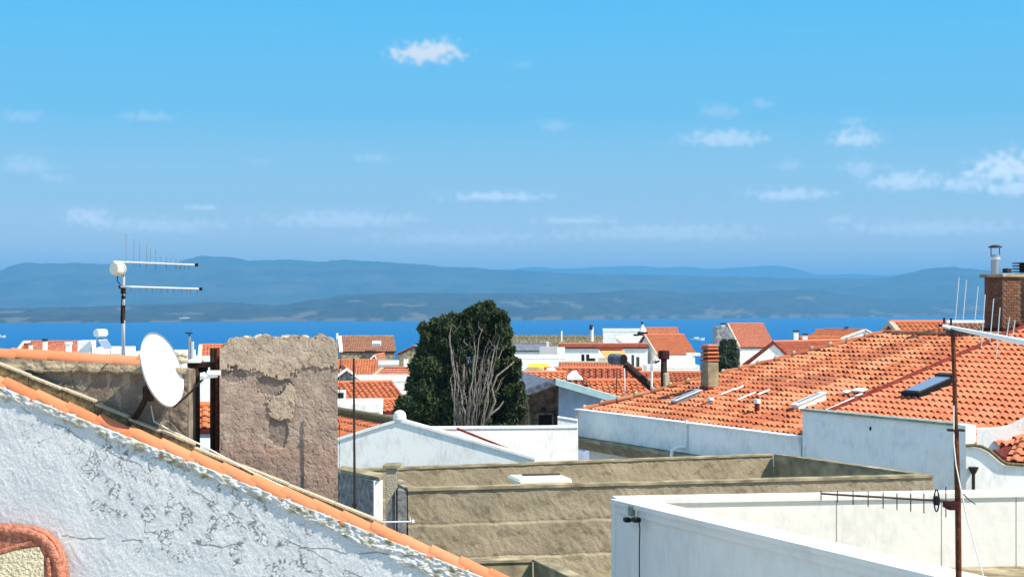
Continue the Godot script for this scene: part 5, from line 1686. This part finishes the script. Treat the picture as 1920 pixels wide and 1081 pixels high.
# ---------------------------------------------------------------- pale blue house beside the tree
func make_blue_house() -> void:
	var d := 60.0
	var t := thing("blue_house", "pale blue gabled house with light cyan verge and shaded brown porch", "house", Vector3(3.0, -9.3, -64))
	var pk := P(1042, 714, d)
	var rt := P(1172, 752, d)
	var lf := P(960, 744, d)
	var bk := Vector3(-1.2, 0, -9.0)
	prismpart("front_wall", [P(1048, 900, d - 0.6) * Vector3(1, 0, 1) + Vector3(0, -9.6, -1.2), P(1160, 900, d) * Vector3(1, 0, 1) + Vector3(0, -9.6, -0.6), P(1160, 754, d + 0.6), P(1048, 722, d + 0.6)], Vector3(0, 0, -0.3), M.blue_wall, t)
	var pw := d + 3.6
	prismpart("porch_wall", [P(955, 800, pw) * Vector3(1, 0, 1) + Vector3(0, -9.6, 0), P(1050, 800, pw) * Vector3(1, 0, 1) + Vector3(0, -9.6, 0), P(1050, 716, pw), P(955, 746, pw)], Vector3(0, 0, -0.3), M.brown_wall, t)
	prismpart("porch_side", [P(1048, 800, d + 0.92) * Vector3(1, 0, 1) + Vector3(0, -9.6, 0), P(1048, 722, d + 0.92), P(1048, 718, pw), P(1048, 800, pw) * Vector3(1, 0, 1) + Vector3(0, -9.6, 0)], Vector3(0.25, 0, 0), M.brown_wall, t)
	var rr := prismpart("roof", [rt, rt + bk, pk + bk, pk], Vector3(0, -0.1, 0), M.slate, t)
	prismpart("roof", [lf, lf + bk, pk + bk, pk], Vector3(0, -0.1, 0), M.slate, t)
	for e in [lf, rt]:
		prismpart("verge", [e + Vector3(0, -0.16, 0.06), pk + Vector3(0, -0.16, 0.06), pk + Vector3(0, 0.1, 0.06), e + Vector3(0, 0.1, 0.06)], Vector3(0, 0, -0.5), M.cyan if e == rt else M.slate, t)
	var w := opening(t, "window", 1010, 777, 1035, 802, pw - 0.1, M.opening, M.brown_wall)
	boxpart("lamp", P(1019, 766, pw - 0.15), Vector3(0.14, 0.12, 0.12), M.black, t)
	tubepart("downpipe", [P(985, 740, pw - 0.15), P(993, 765, pw - 0.15), P(994, 830, pw - 0.15)], 0.06, M.tan, t)
	var b := thing("white_block_wall", "small sunlit white wall stub beneath the pale blue house", "wall", Vector3(2.0, -9.3, -52))
	prismpart("wall", [P(1046, 860, 51.0) * Vector3(1, 0, 1) + Vector3(0, -9.5, 0), P(1084, 860, 51.0) * Vector3(1, 0, 1) + Vector3(0, -9.5, 0), P(1084, 789, 51.0), P(1046, 783, 51.0)], Vector3(0, 0, -0.3), M.white, b)
	prismpart("coping", [P(1046, 783, 50.97), P(1084, 789, 50.97), P(1084, 787, 50.97), P(1046, 781, 50.97)], Vector3(0, 0, -0.36), M.white, b)

# ---------------------------------------------------------------- trees
func leaf_clump(mb: MB, c: Vector3, r: Vector3, count: int, size: float, tone: Color) -> void:
	for i in count:
		var d := Vector3(rng.randfn(), rng.randfn(), rng.randfn()).normalized()
		var q := pow(rng.randf(), 0.35)
		var p := c + d * r * q * (1.0 + 0.25 * nz.get_noise_3d(d.x * 2.0 + c.x, d.y * 2.0 + c.y, d.z * 2.0 + c.z))
		var a := Vector3(rng.randfn(), rng.randfn() + 0.8, rng.randfn()).normalized() * size * rng.randf_range(0.6, 1.4)
		var b := a.cross(Vector3(rng.randfn(), rng.randfn(), rng.randfn())).normalized() * size * rng.randf_range(0.25, 0.45)
		var g := rng.randf_range(0.65, 1.35)
		mb.col = Color(tone.r * g * rng.randf_range(0.85, 1.2), tone.g * g, tone.b * g)
		mb.tri(p - b, p + b, p + a)
		mb.tri(p - b * 0.8 - a * 0.2, p - a, p + b * 0.8 - a * 0.1)

func make_trees() -> void:
	rng.seed = 71
	var d := 55.0
	var k := d / F
	var base := Vector3((868.0 - 960.0) * k, ground_y(-d), -d)
	var t := thing("cypress_tree", "big dark conifer with bare grey stems showing in its crown", "tree", base)
	var mb := MB.new()
	var green := Color(0.052, 0.074, 0.031)
	# foliage clumps: [x, y, rx, ry, depth offset, tone]
	var cl := [[838, 612, 34, 20, 0.3, 1], [812, 628, 22, 22, 0.2, 1], [866, 613, 26, 18, 0.0, 1], [806, 656, 26, 26, 0.4, 0], [838, 650, 40, 36, 0.0, 0], [800, 690, 34, 30, 0.5, 0], [790, 725, 30, 30, 0.6, 0], [835, 705, 44, 46, 0.0, 0], [786, 764, 34, 28, 0.9, 1], [765, 778, 20, 18, 0.8, 1], [825, 765, 46, 44, 0.3, 0], [860, 780, 36, 36, 0.0, 0], [905, 592, 26, 16, 0.3, 1], [888, 600, 20, 18, 0.5, 1], [918, 586, 12, 14, 0.2, 1], [930, 606, 16, 20, 0.4, 1], [924, 634, 26, 26, -0.6, 0], [942, 628, 12, 14, 0.3, 1], [946, 660, 14, 18, 0.0, 0], [920, 665, 30, 34, -1.0, 0], [940, 684, 18, 22, -0.2, 0], [962, 690, 14, 12, 0.1, 1], [955, 704, 16, 16, 0.2, 1], [930, 715, 30, 34, -1.1, 0], [960, 730, 18, 22, -0.6, 0], [930, 770, 34, 36, -0.7, 0], [958, 775, 22, 32, 0.2, 1], [965, 750, 16, 24, 0.3, 1], [890, 715, 30, 40, -1.5, 0], [888, 650, 22, 24, -1.2, 0], [876, 775, 34, 30, -1.2, 0], [800, 800, 50, 24, 0.4, 0], [870, 818, 70, 30, 0.0, 0], [940, 815, 50, 30, 0.0, 0]]
	for q in cl:
		var c := P(q[0], q[1], d - q[4])
		var r := Vector3(q[2] * k, q[3] * k, q[2] * k * 0.9)
		leaf_clump(mb, c, r * 0.92, int(q[2] * q[3] * (0.7 if q[4] < -0.9 else 2.3)) + 200, 0.15, green)
	for i in 130:
		var q: Array = cl[rng.randi() % 28]
		var an := rng.randf() * TAU
		var c := P(q[0] + cos(an) * q[2] * 1.05, q[1] - absf(sin(an)) * q[3] * 1.0, d - q[4] - rng.randf_range(-0.3, 0.5))
		leaf_clump(mb, c, Vector3.ONE * rng.randf_range(4.0, 10.0) * k, 170, 0.13, green)
	for q in [[910, 576, 3], [918, 577, 3], [866, 600, 4]]:
		leaf_clump(mb, P(q[0], q[1], d), Vector3(q[2] * k, 8 * k, q[2] * k), 60, 0.1, green)
	obj("crown", mb, M.leaf, t)
	# stems: a fan of pale bare trunks, then twigs
	var stems := []
	for i in 44:
		var x0 := rng.randf_range(852, 912)
		var y1 := rng.randf_range(605, 730)
		var sp := (x0 - 878.0) / 28.0
		stems.append([x0, 806.0, clampf(880.0 + sp * 52.0 + rng.randf_range(-16, 16), 846, 948), y1, rng.randf_range(0.014, 0.042)])
	stems.append([905, 806, 936, 655, 0.055])
	for q in stems:
		var path := []
		var ph := rng.randf() * 6.0
		var wob := rng.randf_range(2.0, 6.0)
		var off := rng.randf_range(0.3, 1.4)
		for i in 10:
			var f := i / 9.0
			var x: float = lerpf(q[0], q[2], pow(f, 1.3)) + wob * sin(f * 8.0 + ph) * f + 1.5 * sin(f * 21.0 + ph)
			path.append(P(x, lerpf(q[1], q[3], f), d - off - 0.4 * sin(f * PI) - 0.1 * rng.randf()))
		path.push_front(base + Vector3((q[0] - 868.0) * k * 0.4, -0.2, 0.2))
		tubepart("trunk", path, q[4], M.bark, t, q[4] * 0.25, 7)
	# the pale forked limb on the sunny side
	tubepart("limb", [P(904, 806, d - 1.1), P(916, 780, d - 1.2), P(928, 752, d - 1.3), P(922, 728, d - 1.3), P(932, 704, d - 1.3), P(950, 690, d - 1.2), P(964, 678, d - 1.1)], 0.06, M.bark, t, 0.025, 8)
	tubepart("limb", [P(918, 778, d - 1.2), P(936, 764, d - 1.2), P(944, 752, d - 1.1)], 0.05, M.bark, t, 0.02, 7)
	var tw := MB.new()
	for i in 120:
		var y := rng.randf_range(612, 790)
		var x := 896.0 + rng.randf_range(-1.0, 1.0) * (14.0 + (800.0 - y) * 0.2)
		var s := 1.0 if rng.randf() < 0.62 else -1.0
		var p := P(x, y, d - rng.randf_range(-0.2, 1.3))
		var l := rng.randf_range(0.25, 0.7)
		var e := p + Vector3(s * l * rng.randf_range(0.15, 0.8), l * rng.randf_range(0.5, 1.0), rng.randf_range(-0.2, 0.2))
		tw.tube([p, p.lerp(e, 0.5) + Vector3(s * 0.07, -0.03, 0.04), e], rng.randf_range(0.007, 0.018), 0.005, 5, false)
	# sprays of foliage among the stems
	var sprays := MB.new()
	for i in 46:
		var y := rng.randf_range(600, 790)
		var x := 896.0 + rng.randf_range(-1.0, 1.0) * (22.0 + (800.0 - y) * 0.2)
		leaf_clump(sprays, P(x, y, d - rng.randf_range(0.0, 1.4)), Vector3(rng.randf_range(3, 7), rng.randf_range(5, 11), 5) * k, 70, 0.11, green)
	obj("foliage", sprays, M.leaf, t)
	obj("twig", tw, M.bark, t).set_meta("kind", "stuff")
	# the small tree behind the old roof
	rng.seed = 73
	d = 110.0
	k = d / F
	base = Vector3((1364.0 - 960.0) * k, ground_y(-d), -d)
	t = thing("round_tree", "small dense green tree beside the gable with steep orange roof", "tree", base)
	mb = MB.new()
	for q in [[1364, 655, 16, 16], [1358, 670, 18, 18], [1370, 680, 16, 20], [1352, 690, 14, 16], [1366, 700, 20, 18], [1358, 645, 6, 8], [1372, 646, 7, 9], [1378, 665, 8, 12], [1348, 706, 10, 12], [1376, 705, 10, 10], [1346, 672, 8, 12]]:
		leaf_clump(mb, P(q[0], q[1], d), Vector3(q[2], q[3], q[2]) * k, 480, 0.22, Color(0.05, 0.07, 0.045))
	obj("crown", mb, M.leaf, t)
	tubepart("trunk", [base - Vector3(0, 0.2, 0), base + Vector3(0.1, 4.0, 0), P(1364, 670, d)], 0.25, M.bark, t, 0.08, 8)
# ---------------------------------------------------------------- the town beyond
func solar_heater(label: String, px: float, py: float, d: float, w: float, yaw: float, tilt: float, foot: float) -> void:
	# a tilted collector with a horizontal tank along its top edge; px, py is the middle of the tank
	var bs := Basis(Vector3.UP, yaw)
	var at := P(px, py, d)
	var t := thing("solar_heater", label, "solar heater", Vector3(at.x, foot, at.z))
	tubepart("tank", [at - bs.x * w * 0.5, at + bs.x * w * 0.5], 0.27, M.white_plastic, t, -1.0, 16)
	var dn := (bs.z * cos(tilt) - Vector3.UP * sin(tilt)).normalized()
	var nn := dn.cross(bs.x).normalized()
	if nn.y < 0.0:
		nn = -nn
	var c := at + dn * 1.25 - Vector3(0, 0.25, 0)
	boxpart("collector_frame", c, Vector3(w * 0.95, 0.09, 1.9), M.alu, t, Basis(bs.x, nn, bs.x.cross(nn)))
	boxpart("collector_glass", c + nn * 0.052, Vector3(w * 0.88, 0.012, 1.76), M.panel_glass, t, Basis(bs.x, nn, bs.x.cross(nn)))
	for s in [-0.45, 0.45]:
		tubepart("stand", [Vector3(at.x, 0, at.z) + bs.x * w * s + Vector3(0, foot, 0) + bs.z * 0.1, at + bs.x * w * s], 0.03, M.steel, t, -1.0, 6)
		var e: Vector3 = c + dn * 0.9 + bs.x * w * s
		tubepart("stand", [Vector3(e.x, foot, e.z), e], 0.03, M.steel, t, -1.0, 6)

func make_far_houses() -> void:
	rng.seed = 83
	var og := clay(218, 132, 92)
	var pinkish := clay(212, 134, 106)
	var dull := clay(178, 128, 104)
	var red := clay(186, 106, 80)
	var t: Node3D
	# beyond the brown wall
	t = front_house("tiled_house", "low orange tiled house with several white chimneys above the brown wall", 44, 166, 641, 684, 150, -4, 24, M.white, pinkish, {"verge": M.white})
	chimney(t, 83.5, 639, 656, 7, 145, M.white, M.dark_metal)
	chimney(t, 128, 645, 662, 9, 143, M.white, M.white)
	chimney(t, 57, 646, 658, 6, 145, M.white, M.clays[1])
	chimney(t, 49, 643, 656, 9, 147, M.clays[0], M.white)
	t = flat_house("flat_house", "white flat roofed block carrying a solar heater past brown wall", 172, 240, 654, 110, 10, 8, M.white, {"top": M.white})
	boxpart("stair_block", P(162, 655, 112), Vector3(0.9, 1.3, 1.5), M.white, t)
	solar_heater("solar heater with white tank and tilted panel above the brown wall", 188, 624, 111, 0.9, 1.05, 0.9, P(0, 655, 112).y)
	t = flat_house("flat_house", "low white parapet house behind the satellite dish", 236, 330, 661, 95, 2, 7, M.white, {"top": M.white})
	t = front_house("tiled_house", "small orange tiled house between dish and brown pillar", 374, 470, 648, 671, 120, 8, 26, M.white, og, {"verge": M.white})
	t = flat_house("flat_house", "white walled house with dark red eave band behind rusty posts", 340, 450, 672, 90, 3, 6, M.maroon, {"top": M.white})
	boxpart("pale_panel", P(382, 712, 89.8), Vector3(2.6, 2.6, 0.1), M.white, t)
	t = front_house("tiled_house", "red tiled lean-to seen in the gap beside the brown pillar", 250, 470, 764, 806, 46, 10, 20, M.blue_wall, og, {"cw": 0.3})
	opening(t, "arched_window", 332, 820, 352, 840, 43.2, M.black)
	opening(t, "window", 372, 822, 392, 840, 43.2, M.white)
	var fl := thing("steel_flue", "slim steel roof flue with flat cowl against the sea", "flue", P(355, 672, 70))
	tubepart("pipe", [P(354, 690, 70), P(355, 630, 70)], 0.06, M.steel, fl)
	tubepart("pipe", [P(360, 690, 70), P(360, 640, 70)], 0.08, M.alu, fl)
	boxpart("cowl", P(354, 624, 70), Vector3(0.28, 0.06, 0.28), M.dark_metal, fl)
	tubepart("cowl_stem", [P(355, 632, 70), P(354, 624, 70)], 0.03, M.dark_metal, fl)
	# between pillar and tree
	t = front_house("long_house", "long house with faded brown roof and tan wall before the sea", 634, 738, 630.5, 659, 230, 9, 27, M.tan, dull, {"verge": M.white, "verge_w": 0.5, "ridge": M.tan})
	boxpart("roof_hatch", P(706, 644, 226), Vector3(1.2, 0.5, 0.9), M.white, t, Basis(Vector3.RIGHT, 0.4))
	chimney(t, 632, 627, 640, 3, 231, M.white, M.white)
	t = house("gable_barn", "grey tan gabled house close beside the dark conifer", P(742, 664, 215), P(774, 649, 215), P(806, 662, 215), Vector3(2, 0, -12), M.tan, clay(150, 140, 124), {"ridge": M.tan})
	chimney(t, 761, 671, 690, 8, 150, M.white, M.tan)
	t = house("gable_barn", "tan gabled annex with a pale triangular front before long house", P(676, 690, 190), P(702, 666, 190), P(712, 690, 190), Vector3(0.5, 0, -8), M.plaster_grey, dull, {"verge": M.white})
	t = front_house("tiled_house", "orange tiled house directly behind the thin dark pole", 560, 722, 676, 702, 150, 2, 22, M.white, og, {"verge": M.mortar})
	t = front_house("tiled_house", "pinkish tiled house with solar heater and grey wall near conifer", 716, 790, 690, 709, 128, -22, 20, M.white, pinkish, {"verge": M.mortar})
	solar_heater("solar heater with long white tank on the pinkish tiled roof", 728, 681.5, 131, 1.7, 0.15, 0.7, P(0, 700, 131).y)
	opening(t, "shutter_window", 675, 707, 709, 719, 121, M.white, M.white)
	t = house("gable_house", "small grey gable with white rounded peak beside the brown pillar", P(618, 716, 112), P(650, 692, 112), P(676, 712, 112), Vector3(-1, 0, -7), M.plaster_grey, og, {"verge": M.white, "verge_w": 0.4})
	t = flat_house("flat_house", "pale grey walled yard house below the solar heater", 668, 772, 707, 118, 4, 5, M.white, {"top": M.white})
	t = front_house("tiled_house", "broad orange house roof with long straight tile rolls beside the conifer", 560, 735, 720, 757, 98, 24, 21, M.white, og, {"cw": 0.36, "amp": 0.12, "verge": M.mortar})
	boxpart("dormer", P(639, 743, 95), Vector3(0.55, 0.75, 0.5), M.white, t)
	boxpart("dormer_opening", P(638.5, 744, 94.7), Vector3(0.34, 0.5, 0.12), M.opening, t)
	t = front_house("tiled_house", "small orange roof tucked below the broad rolled tile roof", 690, 775, 752, 772, 80, 20, 22, M.white, og, {})
	t = flat_house("flat_house", "low white parapet above the plain gable house roof", 600, 712, 757, 66, 3, 4, M.white, {"top": M.white})
	# beyond the tree
	t = flat_house("long_block", "very long tan walled block facing the sea beyond conifer", 930, 1136, 629, 270, 0, 9, M.tan, {"top": M.tan})
	tubepart("flue", [P(1110, 640, 268), P(1110, 613, 268)], 0.25, M.white_plastic, t)
	tubepart("flue_top", [P(1108.5, 618, 267.5), P(1108.5, 609, 267.5)], 0.3, M.dark_metal, t)
	tubepart("flue", [P(1053, 640, 268), P(1053, 620, 268)], 0.12, M.white_plastic, t)
	t = front_house("white_house", "white house with pale grey sheet roof beyond the conifer", 930, 1024, 644.5, 657, 215, 0, 16, M.white, lin(150, 156, 170), {"ridge": M.slate, "slab": M.slate, "amp": 0.02})
	boxpart("annex", P(1029, 660, 205), Vector3(2.4, 1.4, 1.0), M.lilac, t)
	chimney(t, 1027, 643, 656, 4, 212, M.white, M.white)
	t = flat_house("flat_house", "stepped white house with air conditioner beside yellow awning", 940, 1062, 667, 185, 0, 6, M.white, {"top": M.white})
	boxpart("air_conditioner", P(1052, 657, 186), Vector3(0.9, 0.8, 0.5), M.white, t)
	var aw := thing("yellow_awning", "yellow striped awning over a white terrace", "awning", P(1008, 692, 160))
	prismpart("cloth", [P(988, 689, 158.5), P(1031, 690, 158.5), P(1027, 681, 160), P(993, 681, 160)], Vector3(0, -0.06, 0), M.yellow, aw)
	for x in [989.0, 1029.0]:
		tubepart("post", [P(x, 705, 158.6), P(x, 689.5, 158.6)], 0.06, M.white_plastic, aw)
	prismpart("back_wall", [P(984, 720, 160.2), P(1036, 720, 160.2), P(1036, 679, 160.2), P(984, 679, 160.2)], Vector3(0, 0, -0.3), M.white, aw)
	opening(aw, "window", 990, 694, 996, 700, 160, M.opening)
	opening(aw, "window", 1000, 694, 1006, 700, 160, M.opening)
	prismpart("valance", [P(990, 688.5, 158.3), P(1012, 689, 158.3), P(1012, 686.5, 158.6), P(990, 686, 158.6)], Vector3(0, -0.03, 0), M.awning, aw)
	# the long terrace house with a red eave
	t = front_house("terrace_house", "long white terrace house with thin red eave and orange awning", 1048, 1216, 645, 651, 200, 0, 14, M.white, red, {"back": 5.0})
	opening(t, "door", 1090, 664, 1096, 682, 194.0, M.black, M.white)
	opening(t, "door", 1099, 664, 1105, 682, 194.0, M.black, M.white)
	prismpart("awning_cloth", [P(1140, 674, 189), P(1178, 670, 189), P(1170, 656, 192.5), P(1124, 655, 192.5)], Vector3(0, -0.08, 0), M.awning, t)
	prismpart("awning_edge", [P(1122, 655.5, 192), P(1168, 655.5, 192), P(1168, 652, 192.3), P(1122, 652, 192.3)], Vector3(0, 0, -0.2), M.maroon, t)
	boxpart("door_panel", P(1130, 668, 193), Vector3(1.0, 1.8, 0.1), M.white, t)
	opening(t, "shuttered_window", 1184, 665, 1189, 690, 193.6, M.shutter, M.white)
	opening(t, "shuttered_window", 1193, 669, 1199, 688, 193.6, M.shutter, M.white)
	boxpart("planter", P(1109, 676, 193), Vector3(0.9, 0.6, 0.5), M.rust_dark, t)
	t = flat_house("flat_house", "tall white block with sloping parapet next to the church spire", 1131, 1212, 617, 235, -3, 9, M.white, {"top": M.white})
	t = house("gable_house", "small white gable under the tall white block", P(1140, 648, 222), P(1154, 632.5, 222), P(1172, 646, 222), Vector3(6.5, 0, -2.5), M.white, lin(232, 232, 230), {"ridge": M.white, "slab": M.white, "amp": 0.02, "vary": 0.03})
	opening(t, "window", 1188, 626, 1197, 632, 226, M.dark_metal)
	var ch := thing("church_spire", "slender white church spire with dark band and finial", "spire", P(1205, 660, 228))
	boxpart("tower", P(1205, 645, 228), Vector3(1.1, 2.8, 1.1), M.white, ch, Basis(Vector3.UP, 0.3))
	boxpart("band", P(1205, 625, 228), Vector3(1.15, 0.55, 1.15), M.plum, ch, Basis(Vector3.UP, 0.3))
	var sp := MB.new()
	sp.lathe(P(1205, 622.5, 228), Vector3.UP, [[0.6, 0.0], [0.42, 0.35], [0.1, 1.1], [0.0, 1.15]], 12)
	obj("cone", sp, M.white, ch)
	tubepart("finial", [P(1205, 611, 228), P(1204, 603, 228)], 0.1, M.dark_metal, ch, 0.16)
	# orange roofed houses
	t = front_house("tiled_house", "far pinkish tiled roof rising behind the bright orange one", 1208, 1271, 615, 640, 245, 2, 26, M.white, pinkish, {"verge": M.mortar})
	t = front_house("tiled_house", "bright orange tiled house with white walls and a small square window", 1208, 1283, 628, 665, 205, 14, 27, M.white, og, {"verge": M.mortar, "vary": 0.08})
	prismpart("grey_gable", [P(1252, 666, 196), P(1300, 666, 196), P(1296, 685, 196), P(1256, 685, 196)], Vector3(0, 0, -0.3), M.white, t)
	boxpart("eave_box", P(1300, 664, 197), Vector3(1.6, 0.3, 2.0), M.white, t)
	opening(t, "window", 1266, 689, 1276, 698, 196.2, M.opening, M.white)
	t = flat_house("flat_house", "white house wall below the bright orange roof, with deep window", 1213, 1312, 685, 190, 0, 5, M.white, {"top": M.white})
	t = front_house("tiled_house", "orange roof strip beneath the terrace house doors", 1048, 1166, 680, 692, 140, 0, 18, M.white, clay(222, 130, 92), {"ridge": M.mortar})
	t = front_house("tiled_house", "weathered tiled house with two small white gablets", 1020, 1204, 692, 724, 92, -3, 20, M.white, red, {"cw": 0.34, "amp": 0.11, "vary": 0.2})
	for q in [[1012, 1026, 1042, 690, 706], [1056, 1071, 1092, 696, 712]]:
		prismpart("gablet", [P(q[0], q[4], 90), P(q[2], q[4], 90), P(q[1], q[3], 90)], Vector3(0.4, 0, -1.8), M.white, t)
	t = front_house("tiled_house", "low glowing orange roof just behind the pale blue house", 966, 1062, 700, 716, 76, -4, 18, M.slate, clay(228, 138, 96), {"ridge": M.verge_clays[2]})
	t = front_house("tiled_house", "orange roof half hidden behind the old roof's hip", 1100, 1240, 716, 756, 68, 4, 19, M.white, clay(222, 134, 92), {})
	t = front_house("tiled_house", "dark red roof behind the slim cowl chimney", 1190, 1330, 700, 730, 88, 2, 20, M.white, red, {})
	# houses round the small tree
	t = front_house("steep_house", "tall house with steep orange roof and grey gable above strait", 1364, 1432, 607, 651, 215, 15, 37, M.white, pinkish, {"verge": M.mortar, "vary": 0.1})
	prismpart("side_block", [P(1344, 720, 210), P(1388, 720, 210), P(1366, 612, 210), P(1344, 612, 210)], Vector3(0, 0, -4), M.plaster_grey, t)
	chimney(t, 1356, 608, 620, 7, 212, M.white, M.dark_metal)
	t = house("gable_house", "grey white gable end with long dark red roof behind old roof", P(1372, 700, 150), P(1450, 641, 150), P(1482, 671, 150), Vector3(9.0, 0, -9.0), M.white, red, {"verge": M.maroon})
	t = front_house("tiled_house", "far orange roof with two white chimneys behind dark red roof", 1500, 1576, 632, 645, 210, 0, 20, M.white, og, {})
	chimney(t, 1493, 622, 640, 8, 205, M.white, M.dark_metal)
	chimney(t, 1510, 628, 642, 8, 205, M.white, M.dark_metal)
	t = front_house("tiled_house", "far orange roof with brown end gable beyond dark red roof", 1530, 1564, 619, 636, 225, -16, 22, M.brown_wall, og, {})
	t = house("gable_house", "far white gable with orange slope just over the old hip", P(1572, 637, 220), P(1624, 618, 220), P(1652, 632, 220), Vector3(-5.0, 0, -4.0), M.white, og, {"verge": M.white})
	chimney(t, 1588, 615, 622, 5, 222, M.dark_metal, M.dark_metal)
	t = flat_house("flat_house", "pale grey flat roofed house between the far orange roofs", 1555, 1640, 637, 190, 0, 5, M.white, {"top": M.white})
	t = front_house("tiled_house", "orange roofed house right behind the old roof's ridge", 1668, 1775, 606, 640, 75, 6, 22, M.white, og, {"verge": M.mortar})
	chimney(t, 1771, 603, 612, 3, 74, M.dark_metal, M.dark_metal)
	chimney(t, 1784, 604, 612, 3, 74, M.dark_metal, M.dark_metal)
	t = front_house("tiled_house", "faded roof ending at the tall brick chimney", 1776, 1850, 606, 640, 82, -4, 16, M.white, dull, {"ridge": M.white})
